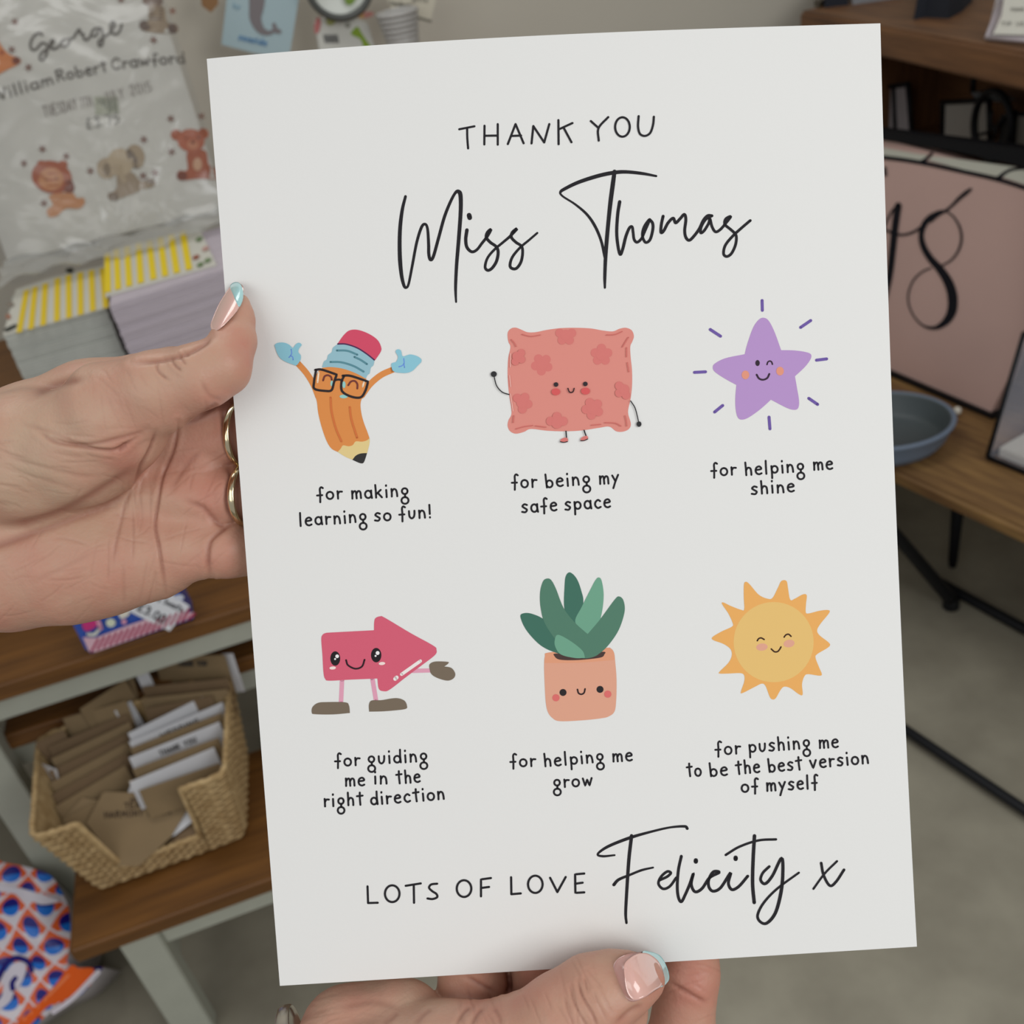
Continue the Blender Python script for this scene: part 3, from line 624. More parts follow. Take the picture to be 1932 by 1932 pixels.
tube('base', [jc-ez*.10, jc-ez*.05, jc-ez*.045, jc+ez*.03], [.024, .026, .030, .033], mat('grey_glass', (168, 166, 164)), jar, n=28)
jl = loc(jc); ws = tag(box('wall_shelf', LP(jl[0]-.22, jl[1]-.05, jc[2]-.121), e1*.40, e2*(1.26-jl[1]+.05), ez*.02, wood(), None, bevel=.003), 'brown wall shelf hidden mostly behind the top of the white sheet', 'shelf')
wb = wallcard('wooden_block', [(375, -40), (382, 12), (398, 24), (412, 8), (410, -40)], .03, .03, mat('brown_wood_block', (140, 102, 62), rough=.6), 'small brown wooden piece between the pouch and the blue card', 'block')

#-------------------------------------------------------------------- carrier bag on the floor
bagm = bpy.data.materials.new('blue_orange_dotted_film'); bagm.use_nodes = True; nt = bagm.node_tree; B = nt.nodes['Principled BSDF']; B.inputs['Roughness'].default_value = .35
tc = nt.nodes.new('ShaderNodeUVMap'); 
def nd(t, **k):
    n = nt.nodes.new(t)
    for a, b in k.items(): setattr(n, a, b)
    return n
sep = nd('ShaderNodeSeparateXYZ'); nt.links.new(tc.outputs[0], sep.inputs[0])
def mth_(op, a, b=None, c=None):
    n = nd('ShaderNodeMath', operation=op)
    for i, v in enumerate((a, b, c)):
        if v is None: continue
        if isinstance(v, (int, float)): n.inputs[i].default_value = v
        else: nt.links.new(v, n.inputs[i])
    return n.outputs[0]
fx = mth_('SUBTRACT', mth_('FRACT', sep.outputs[0]), .5); fy = mth_('SUBTRACT', mth_('FRACT', sep.outputs[1]), .5)
r2 = mth_('SQRT', mth_('ADD', mth_('MULTIPLY', fx, fx), mth_('MULTIPLY', fy, fy)))
ax = mth_('MAXIMUM', mth_('ABSOLUTE', fx), mth_('ABSOLUTE', fy))
def mixc(fac, a, b):
    n = nd('ShaderNodeMix', data_type='RGBA'); nt.links.new(fac, n.inputs[0])
    for s_, v in ((6, a), (7, b)):
        if isinstance(v, tuple): n.inputs[s_].default_value = (*lin(v), 1)
        else: nt.links.new(v, n.inputs[s_])
    return n.outputs[2]
lowhalf = mth_('GREATER_THAN', mth_('SUBTRACT', fy, fx), 0.0)
disc = mixc(lowhalf, (20, 110, 205), (24, 20, 120))
orw = mixc(mth_('GREATER_THAN', mth_('SUBTRACT', fy, fx), -.26), (214, 206, 212), (222, 96, 44))
c1 = mixc(mth_('LESS_THAN', r2, .34), orw, disc); c2_ = mixc(mth_('GREATER_THAN', ax, .455), c1, (216, 208, 214))
nt.links.new(c2_, B.inputs['Base Color'])
bagE = empty('carrier_bag', onz(80, 1850, 0)*np.array([1, 1, 0]), 'white carrier bag with blue dots in an orange lattice, on the floor at lower left', 'bag')
bz = .24
def bagpt(px, py, z): return onz(px, py, z)
# front face quad in the bag's own plane: upright film sagging between its corners
bo = onz(60, 1800, .16); bn = np.array([.18, -.62, .76]); bn /= np.linalg.norm(bn)
def bsurf(P, off=0.0):
    Q = onpl(P, bo, bn); x = (Q-bo)@e1; y = (Q-bo)@e2
    return Q+bn*(off+.006*np.sin(x*55+1.3*np.sin(y*40))+.005*np.sin(y*62+x*20))[:, None]
outl = [(-120, 1600), (0, 1627), (48, 1636), (90, 1650), (108, 1680), (126, 1725), (130, 1775), (126, 1812), (134, 1824), (180, 1828), (188, 1830), (150, 1878), (100, 1905), (40, 1960), (-10, 2010), (-120, 2100)]
P = np.array(outl, float); ctr = np.array([-20, 1830.])
rings = 14; V = []; Fc = []; UV = []
PP = cr(outl, True, 4); n = len(PP)
for k in range(rings+1):
    t = k/rings; V.append(ctr+(PP-ctr)*t)
V = np.concatenate(V); W = bsurf(V); edge = np.repeat(np.linspace(0, 1, rings+1), n)
W = W+(-ez*.35-e1*0)[None, :]*0
W = W - bn[None, :]*(.05*np.clip(edge-.8, 0, 1)**2*5)[:, None]
for k in range(rings):
    for i in range(n): j = (i+1) % n; Fc.append((k*n+i, k*n+j, (k+1)*n+j, (k+1)*n+i))
bo_ = mesh('bag_film', W, Fc, bagm, bagE, smooth=True)
uvl = bo_.data.uv_layers.new(name='UVMap'); lv = np.zeros(len(bo_.data.loops), int); bo_.data.loops.foreach_get('vertex_index', lv)
a45 = math.radians(38); U = (V[:, 0]*math.cos(a45)+V[:, 1]*math.sin(a45)+6*np.sin(V[:, 1]*.045))/50; Vv = (-V[:, 0]*math.sin(a45)+V[:, 1]*math.cos(a45)+5*np.sin(V[:, 0]*.05))/47
uv = np.stack([U, -Vv], -1)[lv].ravel(); uvl.data.foreach_set('uv', uv)
# sides of the bag reaching the floor
Wo = W[-n:]; Fl = Wo.copy(); Fl = Fl*.93+Wo.mean(0)*.07+(-bn*.10); Fl[:, 2] = np.maximum(.002, Fl[:, 2]*.15)
mesh('bag_back', np.concatenate([Wo, Fl]), [(i, (i+1) % n, n+(i+1) % n, n+i) for i in range(n)]+[tuple(range(n, 2*n))], mat('white_film', (205, 200, 208), rough=.4), bagE, smooth=True)
pr = Print(lambda P, L: bsurf(P, .0)+bn*(.0012+L)[:, None], step=.0003, grid=12)
pr.fill([(20, 1945), (60, 1905), (100, 1862), (134, 1822), (150, 1826), (176, 1828), (168, 1850), (128, 1884), (90, 1900), (50, 1940)], (224, 92, 24))
pr.stroke([(40, 1930), (75, 1895), (130, 1840)], 5, (232, 130, 80)); pr.stroke([(104, 1908), (140, 1882), (184, 1834)], 9, (214, 206, 214))
pr.stroke([(-40, 1668), (0, 1676), (40, 1683), (80, 1697), (105, 1700)], [12, 14, 13, 20, 6], (214, 208, 216))
pr.stroke([(-5, 1850), (8, 1820), (28, 1808), (50, 1815), (56, 1832)], 10, (30, 24, 110)); pr.fill([(6, 1880), (6, 1845), (18, 1822), (36, 1815), (46, 1824), (42, 1845), (36, 1860), (28, 1868), (22, 1888), (4, 1902), (-20, 1900)], (210, 204, 214)); pr.stroke([(24, 1866), (22, 1855), (27, 1846)], 9, (30, 24, 110))
pr.build('printed_band', bagE)

#==================================================================== right: bench with sign, bowl, lantern
TA = math.radians(-64.5); t1_ = np.array([math.cos(TA), math.sin(TA), 0]); t2_ = np.array([-t1_[1], t1_[0], 0])  # t1: toward the viewer right, t2: to the back right
TZ = .42; T0 = onz(1688, 889, TZ); T0[2] = 0
def TP(a, b, z): return T0+t1_*a+t2_*b+ez*z
tb = empty('low_bench', TP(.3, .2, 0), 'low wooden bench with thin black tapered legs, right of the white sheet', 'bench')
box('bench_top', TP(-.75, 0, TZ-.03), t1_*1.85, t2_*.86, ez*.03, wood_table(), tb, bevel=.007, seg=3)
lf = onz(1797, 1068, 0.0); la, lb_ = (lf-T0)@t1_, (lf-T0)@t2_
for a, b in ((-.66, .08), (-.66, .78), (la, lb_), (1.02, .08), (1.02, .78)):
    if True:
        tube('leg', [TP(a, b, 0.0), TP(a, b, .02), TP(a-.0, b, TZ-.03)], [.008, .010, .019], blackm(), tb)
# black floor stand in front
st = empty('black_metal_stand', onz(1850, 1300, 0), 'black tubular metal stand with floor rails in front of the bench', 'stand')
ra, rb = onz(1775, 1100, .02), onz(1932, 1186, .02); rd = (rb-ra)
tube('floor_rail', [ra-rd*.15, ra, ra+rd*2.6], .011, blackm(), st)
rc, re_ = onz(1700, 1371, .02), onz(1932, 1527, .02); rdd = re_-rc
tube('floor_rail', [rc-rdd*.8, rc, rc+rdd*2.0], .009, blackm(), st)
q0 = onz(1795, 1132, .02); 
q1 = CAM+ray(1640, 950)*np.linalg.norm((q0-CAM))*.80
tube('strut', [q0, q0+(q1-q0)*.06, q1, q0+(q1-q0)*1.25], [.015, .014, .011, .011], blackm(), st)
tube('rubber_foot', [q0-ez*.018, q0+ez*.004], [.017, .016], mat('black_rubber', (10, 10, 12), rough=.8), st)
tube('floor_rail', [ra+rd*2.6, rc+rdd*2.0], .010, blackm(), st)

r0_ = rc-rdd*.8
tube('strut', [r0_, r0_+(q1-r0_)*1.15], .010, blackm(), st)
# pink sign
S0 = onz(1682, 707, TZ); S1 = onz(1870, 788, TZ); sd = S1-S0; sdu = sd/np.linalg.norm(sd)
sn = np.array([sdu[1], -sdu[0], 0]); 
if sn@(CAM-S0) < 0: sn = -sn
tilt = math.radians(5); su = ez*math.cos(tilt)-sn*math.sin(tilt); snn = sn*math.cos(tilt)+ez*math.sin(tilt)
def spx(P, off=0.): return onpl(P, S0+snn*off, snn)
sg = empty('pink_box_sign', S0, 'pink board in a black frame with black script letters, standing on the bench', 'sign')
pinkm = mat('dusty_pink_board', (212, 178, 168), rough=.55, noise=.05, nscale=6)
plane_poly('board', [(1560, 250), (1668, 262), (1945, 338), (2020, 362), (1960, 600), (1866, 785), (1560, 655)], S0, snn, .02, pinkm, sg)
def sbar(name, px, th=.028, off=.008): return plane_poly(name, px, S0+snn*off, snn, th, blackm(), sg)
sbar('frame_bar', [(1560, 232), (1668, 247), (1932, 281), (2060, 300), (2060, 342), (1932, 315), (1800, 285), (1668, 265), (1560, 250)])
sbar('frame_bar', [(1560, 652), (1682, 702), (1872, 783), (1872, 791), (1682, 711), (1560, 661)])
pr = Print(lambda P, L: spx(P, .0006)+snn*L[:, None], step=.0003)
CW = (206, 206, 192)
pr.fill([(1560, 278), (1668, 279), (1738, 291), (1750, 291), (1742, 303), (1735, 305), (1668, 295), (1560, 290)], CW, smooth=False)
pr.fill([(1762, 294), (1830, 303), (1922, 315), (1908, 322), (1893, 334), (1884, 333), (1820, 320), (1752, 302)], CW, smooth=False)
pr.fill([(1892, 334), (1905, 322), (1935, 317), (2000, 330), (2000, 372), (1932, 347)], CW, smooth=False)
BK = (20, 20, 28)
pr.stroke([(1560, 286), (1670, 297), (1740, 307), (1820, 324), (1885, 339), (1945, 358), (2010, 382)], 8, BK)
pr.stroke([(1740, 306), (1750, 298), (1759, 289)], [9, 5, 5], BK); pr.stroke([(1882, 338), (1900, 324), (1920, 318), (1950, 316)], [9, 6, 6, 6], BK)
zz = lambda L_: [(1632+x/4.493, 232+y/4.493) for x, y in L_]
pr.stroke(zz([(900, 560), (860, 590), (800, 640), (740, 700), (690, 740), (620, 780), (560, 830)]), [5, 8, 7, 5, 5, 6, 6], BK)
pr.stroke(zz([(700, 745), (640, 755), (560, 800), (505, 860), (480, 950), (500, 1050), (560, 1150), (640, 1240), (710, 1350), (745, 1470), (740, 1590), (690, 1680), (600, 1735), (500, 1718), (420, 1640), (375, 1540), (372, 1440), (415, 1330), (490, 1260), (560, 1228)]), [3, 8, 12, 11, 10, 12, 13, 15, 18, 19, 18, 14, 7, 3.6, 3, 3, 3, 3, 3, 3], BK)
pr.stroke(zz([(690, 745), (755, 795), (805, 880), (822, 980), (795, 1080), (735, 1160), (660, 1205)]), [3, 3.4, 4.5, 4.5, 4, 3.4, 3], BK)
pr.stroke(zz([(285, 700), (262, 850), (240, 1050), (210, 1300), (150, 1600)]), [13, 13.5, 13, 12, 8], BK); pr.stroke(zz([(280, 695), (230, 750), (180, 850), (120, 1000)]), 4, BK)
pr.stroke(zz([(140, 880), (190, 910), (260, 940), (340, 945), (420, 920), (480, 880)]), 4.4, BK); pr.stroke(zz([(172, 380), (176, 440)]), 6, BK)
pr.build('script_lettering', sg)

# grey blue bowl
bwc = TP(-.03, .215, TZ); 
bowl = empty('oval_bowl', bwc, 'shallow grey-blue oval bowl on the bench beside the pink sign', 'bowl')
prof = [(.09, 0), (.112, .004), (.124, .02), (.133, .046), (.1375, .049), (.1385, .053), (.135, .0555), (.129, .054), (.126, .050), (.116, .018), (.104, .010), (.0, .008)]
c0 = onz(1660, 795, TZ+.05); c0[2] = TZ; eR = onz(1803, 782, TZ+.05); 
rx = np.linalg.norm((eR-c0)[:2]); V = []; Fc = []; nn_ = 48
dx = (eR-c0); dx[2] = 0; dx /= np.linalg.norm(dx); dy = np.array([-dx[1], dx[0], 0])
for r_, z in prof:
    for k in range(nn_):
        a = 2*math.pi*k/nn_; s_ = r_/.1385
        V.append(c0+dx*rx*s_*math.cos(a)+dy*rx*.82*s_*math.sin(a)+ez*(z+.001))
for j in range(len(prof)-1):
    for k in range(nn_): Fc.append((j*nn_+k, j*nn_+(k+1) % nn_, (j+1)*nn_+(k+1) % nn_, (j+1)*nn_+k))
Fc.append(tuple(range(nn_))[::-1]); mi_ = [1 if q//nn_ >= 7 and q < (len(prof)-1)*nn_ else 0 for q in range(len(Fc))]
bb = mesh('bowl_body', V, Fc, [mat('matt_blue_grey_ceramic', (108, 122, 140), rough=.5), mat('dark_sage_bowl_inside', (74, 82, 84), rough=.45)], bowl, smooth=True, mi=mi_)  # inside of the bowl coloured darker than the outside
pb = onz(1806, 775, TZ+.012)
bm = bmesh.new(); bmesh.ops.create_uvsphere(bm, u_segments=16, v_segments=10, radius=.008)
tag(bm_mesh('white_bead', bm, mat('pearl_white', (226, 222, 206), rough=.2, coat=.5), None, True, loc=pb), 'small white bead between the bowl and the pink sign', 'bead')

# glass lantern box at the right edge
lan = empty('glass_lantern', onz(1900, 900, TZ), 'black framed glass lantern with a white base, cut by the right edge of view', 'lantern')
la0 = onz(1863, 862, TZ+.006); lbb = la0+t1_*.30; lcc = la0+t2_*.20; ldd = lbb+t2_*.20; hgt = .17; mid = (la0+lbb+lcc+ldd)/4
up_ = [p+(mid-p)*np.array([.12, .12, 0])+ez*hgt for p in (la0, lbb, lcc, ldd)]
up_[0] = CAM+ray(1932, 628)*((la0+ez*hgt-CAM)@Fv)
bs = [la0, lbb, ldd, lcc]; us = [up_[0], up_[1], up_[3], up_[2]]
for i in range(4):
    tube('frame_edge', [bs[i], bs[(i+1) % 4]], .0042, blackm(), lan, n=8); tube('frame_edge', [us[i], us[(i+1) % 4]], .0036, blackm(), lan, n=8); tube('frame_edge', [bs[i], us[i]], .0042, blackm(), lan, n=8)
glass = mat('lantern_glass', (214, 214, 226), rough=.05, alpha=.22, spec=.6)
for i in (0, 3): mesh('glass_pane', [bs[i], bs[(i+1) % 4], us[(i+1) % 4], us[i]], [(0, 1, 2, 3)], glass, lan)
box('white_base', la0+t1_*.012+t2_*.012, t1_*.27, t2_*.17, ez*.02, mat('white_felt', (214, 212, 204), rough=.9), lan)
box('inner_band', la0+t1_*.012+t2_*.155+ez*.02, t1_*.27, t2_*.02, ez*.05, mat('grey_ribbon', (110, 110, 122), rough=.8), lan)

# wooden crate shelf behind
CZ = 1.05; cf0 = onz(1508, 21, CZ); cf1 = onz(1932, 101, CZ); cv = cf1-cf0; cvu = cv/np.linalg.norm(cv); cb = np.array([-cvu[1], cvu[0], 0])
if cb[0] < 0: cb = -cb
crate = empty('wooden_display_case', (cf0[0], cf0[1], 0), 'open fronted dark wooden case behind the pink sign, its top at upper right', 'shelf')
dw = mat('dark_walnut_board', (128, 88, 54), rough=.55, noise=.3, nscale=5, stretch=(1, 12, 12), col2=(94, 62, 38), detail=6)
lnC = np.linalg.norm(cv)+.14; dC = .34
box('top_board', cf0-ez*.055, cvu*lnC, cb*dC, ez*.055, dw, crate, bevel=.006, seg=3)
box('side_panel', cf0+cvu*.01-ez*(CZ-TZ-.001), ez*(CZ-TZ-.056), cb*dC, cvu*.03, dw, crate)
box('back_panel', cf0+cvu*.04+cb*(dC-.02)-ez*(CZ-TZ-.001), cvu*(lnC-.08), ez*(CZ-TZ-.056), cb*.015, dw, crate)
shz = CZ-onpl([(1778, 288)], cf0+cb*.20, -cb)[0][2]+.03
box('inner_shelf', cf0+cvu*.04+cb*.14-ez*shz, cvu*(lnC-.08), cb*(dC-.16), ez*.025, dw, crate)
box('inner_shelf', cf0+cvu*.04+cb*.14-ez*.58, cvu*(lnC-.08), cb*(dC-.16), ez*.025, dw, crate)
box('side_panel', cf0+cvu*(lnC-.04)-ez*(CZ-TZ-.001), ez*(CZ-TZ-.056), cb*dC, cvu*.03, dw, crate)
sz = CZ-.195
def dark_frame(px, off, label, cat='frame', bars=(), card=(150, 146, 142)):
    o_ = cf0+cb*off; n = -cb
    E_ = empty('black_picture_frame', onpl([px[0]], o_, n)[0], label, cat)
    P2 = np.array(px, float); c_ = P2.mean(0)
    Pin = c_+(P2-c_)*.90
    Q = onpl(P2, o_, n); tube('frame_edge', list(Q), .0065, blackm(), E_, n=6, closed=True)
    pp = plane_poly('white_panel', [tuple(p) for p in Pin], o_+n*-.002, n, .003, mat('grey_white_paper_%d' % card[0], card, rough=.7), E_)
    for a, b in bars: tube('frame_bar', [onpl([a], o_, n)[0], onpl([b], o_, n)[0]], .005, blackm(), E_, n=6)
    return E_
dark_frame([(1640, 168), (1713, 159), (1721, 262), (1640, 262)], .20, 'black frame with two pale upright panels, on the dark shelf beside the sheet edge', bars=[((1686, 166), (1690, 262))], card=(170, 164, 166))
dark_frame([(1779, 193), (1866, 189), (1868, 290), (1777, 282)], .20, 'black framed square white panel on the dark shelf', card=(168, 164, 158))
dark_frame([(1908, 214), (1946, 216), (1946, 296), (1904, 292)], .18, 'black framed pale panel at the right edge of view', card=(150, 142, 130))
oo = cf0+cb*.165; rc_ = onpl([(1872, 238)], oo, -cb)[0]
hoop = empty('black_hoop_ornament', rc_, 'black metal hoop with leaf shaped wires in front of the square panel', 'ornament')
hr = np.linalg.norm(onpl([(1838, 238)], oo, -cb)[0]-rc_)
tube('hoop', [rc_+cvu*hr*math.cos(a)+ez*hr*1.15*math.sin(a) for a in np.linspace(0, 2*math.pi, 36, endpoint=False)], .007, blackm(), hoop, closed=True, n=8)
for pts in ([(1842, 256), (1862, 250), (1882, 238), (1892, 222)], [(1872, 210), (1868, 232), (1880, 250)], [(1880, 238), (1876, 262)]):
    tube('wire', onpl(pts, oo, -cb), .0032, blackm(), hoop, n=6)
o = plane_poly('black_strap', [(1888, 218), (1912, 208), (1906, 292), (1882, 286)], cf0+cb*.17, -cb, .01, blackm()); tag(o, 'dark upright strap beside the hoop ornament on the shelf', 'strap')
pz = onz(1868, 184, sz+.12)
gp = tag(plane_poly('grey_dish', [(1832, 174), (1880, 180), (1902, 192), (1860, 192), (1838, 184)], cf0+cb*.23, -cb, .02, mat('grey_ceramic', (120, 124, 128), rough=.4)), 'small grey dish standing above the square panel in the case', 'dish')
cpost = tag(tube('candle_stick', onpl([(1835, 176), (1838, 140)], cf0+cb*.27, -cb), .006, blackm(), None), 'thin dark candlestick inside the wooden case', 'candlestick')
# things on top of the case
def prism(name, px, z, h, m, label, cat, sc=1.0):
    P = np.array([onz(x, y, z) for x, y in px]); k = len(P); T = (P-P.mean(0))*sc+P.mean(0)+ez*h; V = np.concatenate([P, T])
    Fc = [tuple(range(k-1, -1, -1)), tuple(range(k, 2*k))]+[(i, (i+1) % k, k+(i+1) % k, k+i) for i in range(k)]
    return tag(mesh(name, V, Fc, m), label, cat)
dk = mat('black_blue_fabric', (24, 27, 36), rough=.9, bump=.6, bscale=60)
prism('folded_dark_cloth', [(1723, 38), (1745, 33), (1790, 36), (1815, 22), (1835, 2), (1830, -30), (1735, -30)], CZ, .035, dk, 'folded black cloth lying on top of the wooden case', 'cloth', .9)
prism('dark_box', [(1555, 15), (1600, 10), (1600, -30), (1560, -30)], CZ, .03, dk, 'small dark box on the left end of the wooden case', 'box', .95)
prism('grey_tray', [(1608, 9), (1700, -4), (1700, -40), (1608, -40)], CZ, .02, mat('grey_tray', (128, 130, 134), rough=.5), 'grey tray on the case between the dark box and the cloth', 'tray')
prism('dark_pebble', [(1536, 12), (1550, 6), (1556, 10), (1546, 16)], CZ, .012, mat('dark_bronze', (70, 60, 44), rough=.5), 'tiny dark bronze piece at the left corner of the case', 'ornament')
ah = empty('acrylic_card_holder', onz(1900, 60, CZ), 'clear acrylic holder with a white printed card on the wooden case at upper right', 'holder')
an = -cb*.55+ez*.83; an /= np.linalg.norm(an); ao = onz(1864, 72, CZ+.004)
acr = mat('clear_acrylic', (226, 222, 226), rough=.08, alpha=.35, spec=.6)
plane_poly('acrylic_sleeve', [(1862, 72), (1950, 76), (1960, -60), (1892, -60), (1868, 42)], ao, an, .003, acr, ah)
for a, b in (((1861, 72), (1888, 0)), ((1861, 72), (1950, 77))): tube('sleeve_edge', onpl([a, b], ao+an*.003, an), .0035, mat('acrylic_edge', (176, 166, 170), rough=.2), ah, n=6)
wcp = plane_poly('white_card', [(1874, 64), (1950, 66), (1960, -60), (1902, -60), (1890, 30)], ao+an*.002, an, .001, mat('white_card_bright', (226, 224, 212), rough=.6), ah)
pr = Print(lambda P, L: onpl(P, ao+an*.003, an)+an*L[:, None], step=.0003); text(pr, 'PLEASE', (1908, 20), (1932, 20), 3, 1.4, (150, 148, 140)); text(pr, 'TIP US', (1890, 48), (1932, 48), 4, 1.6, (160, 158, 150)); pr.build('printed_lettering', wcp)

#==================================================================== the printed sheet
SCR = [PT(390, 111, .3135), PT(1661, 44, .3135), PT(528, 1860, .3313), PT(1730, 1786, .3313)]
SN = np.cross(SCR[1]-SCR[0], SCR[2]-SCR[0]); SN /= np.linalg.norm(SN)
if SN@(CAM-SCR[0]) < 0: SN = -SN
def SS(u, v):
    u = np.asarray(u, float)[..., None]; v = np.asarray(v, float)[..., None]
    b = SCR[0]*(1-u)*(1-v)+SCR[1]*u*(1-v)+SCR[2]*(1-u)*v+SCR[3]*u*v
    uc = np.clip(u, 0, 1); vc = np.clip(v, 0, 1)
    d = .0044*(1-vc)**2*np.sin(math.pi*uc**.85)-.0030*4*vc*(1-vc)*uc**2
    return b+SN*d
def inv(P):
    P = np.asarray(P, float); uv = np.full((len(P), 2), .5)
    for _ in range(9):
        f0 = proj(SS(uv[:, 0], uv[:, 1])); h = 1e-4
        fu = (proj(SS(uv[:, 0]+h, uv[:, 1]))-f0)/h; fv_ = (proj(SS(uv[:, 0], uv[:, 1]+h))-f0)/h
        r = P-f0; det = fu[:, 0]*fv_[:, 1]-fv_[:, 0]*fu[:, 1]
        uv[:, 0] += (r[:, 0]*fv_[:, 1]-r[:, 1]*fv_[:, 0])/det; uv[:, 1] += (fu[:, 0]*r[:, 1]-fu[:, 1]*r[:, 0])/det
    return uv
def smap(P, L):
    uv = inv(P); return SS(uv[:, 0], uv[:, 1])+SN*L[:, None]
n, m_ = 60, 84; V = []
uu, vv = np.meshgrid(np.linspace(0, 1, n+1), np.linspace(0, 1, m_+1)); A = SS(uu.ravel(), vv.ravel()); Bk = A-SN*.00028; K = len(A); Fc = []
for j in range(m_):
    for i in range(n):
        a = j*(n+1)+i; Fc.append((a, a+n+1, a+n+2, a+1)); Fc.append((K+a, K+a+1, K+a+n+2, K+a+n+1))
bd = [i for i in range(n)]+[j*(n+1)+n for j in range(m_)]+[m_*(n+1)+i for i in range(n, 0, -1)]+[j*(n+1) for j in range(m_, 0, -1)]
for q in range(len(bd)): a, b = bd[q], bd[(q+1) % len(bd)]; Fc.append((a, b, K+b, K+a))
paper = mat('white_art_paper', (230, 229, 226), rough=.72, spec=.25, bump=.02, bscale=900)
sheet = mesh('thank_you_print', np.concatenate([A, Bk]), Fc, paper, None, smooth=False)
tag(sheet, 'white printed thank you sheet with six small drawings, held up in the middle', 'print')
K_ = (34, 32, 36)
def Z(x0, y0, s): return lambda p: (x0+p[0]/s, y0+p[1]/s)
def SP(x0=0, y0=0, s=1): return Print(smap, tf=Z(x0, y0, s), grid=26)
# heading
pr = SP(720, 200, 2.683)
for st in ([(393, 118), (470, 103)], [(433, 112), (434, 165), (438, 215)], [(521, 100), (520, 195)], [(588, 92), (588, 196)], [(521, 151), (588, 150)], [(639, 193), (678, 92)], [(678, 92), (719, 189)], [(658, 152), (706, 150)],
           [(759, 190), (768, 102)], [(768, 102), (823, 185)], [(823, 185), (849, 92)], [(895, 72), (896, 194)], [(966, 87), (901, 117)], [(920, 108), (961, 184)], [(1059, 77), (1098, 112)], [(1147, 57), (1098, 113), (1099, 176)],
           [(1301, 52), (1298, 105), (1308, 142), (1334, 152), (1360, 136), (1374, 95), (1378, 55)]): pr.stroke(st, 11, K_)
pr.stroke(el(1219, 107, 37, 49, 0, 2*math.pi*11/12, 12), 11, K_, closed=True)
pr.build('thank_you_heading', sheet)
pr = SP(720, 200, 2.683)
pr.stroke([(121, 458), (104, 530), (93, 630), (92, 750), (100, 850), (113, 908), (125, 919), (137, 900), (155, 810), (178, 690), (203, 612), (222, 599), (233, 625), (238, 700), (239, 750), (247, 778), (262, 762), (288, 670), (318, 562), (350, 482), (375, 438), (391, 434), (400, 458), (400, 540), (390, 680), (380, 800), (375, 900), (375, 950), (377, 992)], [14, 19, 21, 16, 12, 14, 15, 13, 16, 16, 16, 16, 14, 22, 20, 18, 15, 10], K_)
pr.stroke([(432, 628), (426, 675), (432, 715), (456, 738), (482, 728), (508, 695), (535, 660), (553, 626), (536, 640), (530, 665), (550, 690), (580, 712), (590, 740), (582, 785), (560, 820), (538, 832), (524, 815), (536, 770), (570, 728), (615, 690), (650, 660), (685, 622), (662, 640), (657, 665), (680, 690), (708, 710), (714, 742), (706, 788), (685, 820), (664, 824), (650, 808), (662, 765), (700, 718), (745, 680), (788, 643)], [18, 16, 14, 15, 16, 15, 16, 15, 13, 13, 16, 15, 14, 15, 15, 13, 11], K_)
pr.stroke([(443, 553), (446, 566)], 24, K_)
pr.stroke([(1390, 355), (1320, 342), (1240, 334), (1180, 337), (1100, 353), (1000, 385), (930, 418), (905, 437), (918, 458), (980, 498), (1040, 550), (1082, 612), (1112, 685), (1130, 765)], [11, 16, 18, 20, 20, 18, 16, 10, 10, 13, 15, 14, 14], K_)
pr.stroke([(1179, 332), (1170, 400), (1157, 500), (1143, 640), (1134, 760), (1130, 860), (1130, 920)], [20, 22, 22, 20, 20, 18, 16, 11], K_)
pr.stroke([(1205, 485), (1195, 550), (1190, 640), (1197, 712), (1208, 752), (1221, 722), (1236, 662), (1254, 618), (1268, 612), (1273, 640), (1278, 675), (1293, 690), (1315, 672), (1330, 640), (1357, 575), (1330, 610), (1320, 655), (1335, 690), (1358, 678), (1372, 630), (1372, 595), (1357, 575)], [17, 16, 15, 16, 14, 14, 14, 13, 14, 14, 15, 15], K_)
pr.stroke([(1425, 558), (1416, 600), (1414, 640), (1428, 632), (1450, 592), (1476, 568), (1488, 592), (1510, 572), (1532, 549), (1540, 575), (1534, 630), (1540, 665), (1557, 680), (1580, 660), (1608, 622), (1628, 580), (1650, 556), (1672, 556)], 15, K_)
pr.stroke([(1672, 556), (1640, 575), (1618, 612), (1615, 642), (1632, 632), (1655, 595), (1662, 572), (1672, 610), (1690, 637), (1715, 625), (1745, 590), (1767, 560), (1742, 572), (1738, 600), (1770, 628), (1794, 655), (1792, 700), (1772, 745), (1748, 762), (1731, 748), (1740, 705), (1778, 658), (1825, 615), (1866, 580)], 14, K_)
pr.build('name_lettering', sheet)
# foot lettering
pr = SP(660, 1520, 1.9714)
for st in ([(66, 300), (68, 362)], [(68, 362), (104, 361)], [(208, 298), (264, 289)], [(238, 296), (239, 361)], [(325, 290), (303, 293), (295, 305), (307, 318), (322, 328), (325, 340), (308, 347), (289, 345)], [(525, 269), (488, 274), (488, 274), (488, 337)], [(488, 306), (518, 302)],
           [(600, 266), (601, 329)], [(601, 329), (636, 326)], [(745, 268), (772, 321)], [(772, 321), (803, 265)], [(872, 252), (838, 255), (838, 255), (839, 324), (839, 324), (872, 322)], [(838, 290), (866, 286)]): pr.stroke(st, 8.2, K_)
pr.stroke(el(158, 327, 27, 31, 0, 5.76, 12), 8, K_, closed=True); pr.stroke(el(425, 308, 27, 31, 0, 5.76, 12), 8, K_, closed=True); pr.stroke(el(690, 292, 27, 32, 0, 5.76, 12), 8, K_, closed=True)
pr.build('lots_of_love_lettering', sheet)
pr = SP(660, 1520, 1.9714)
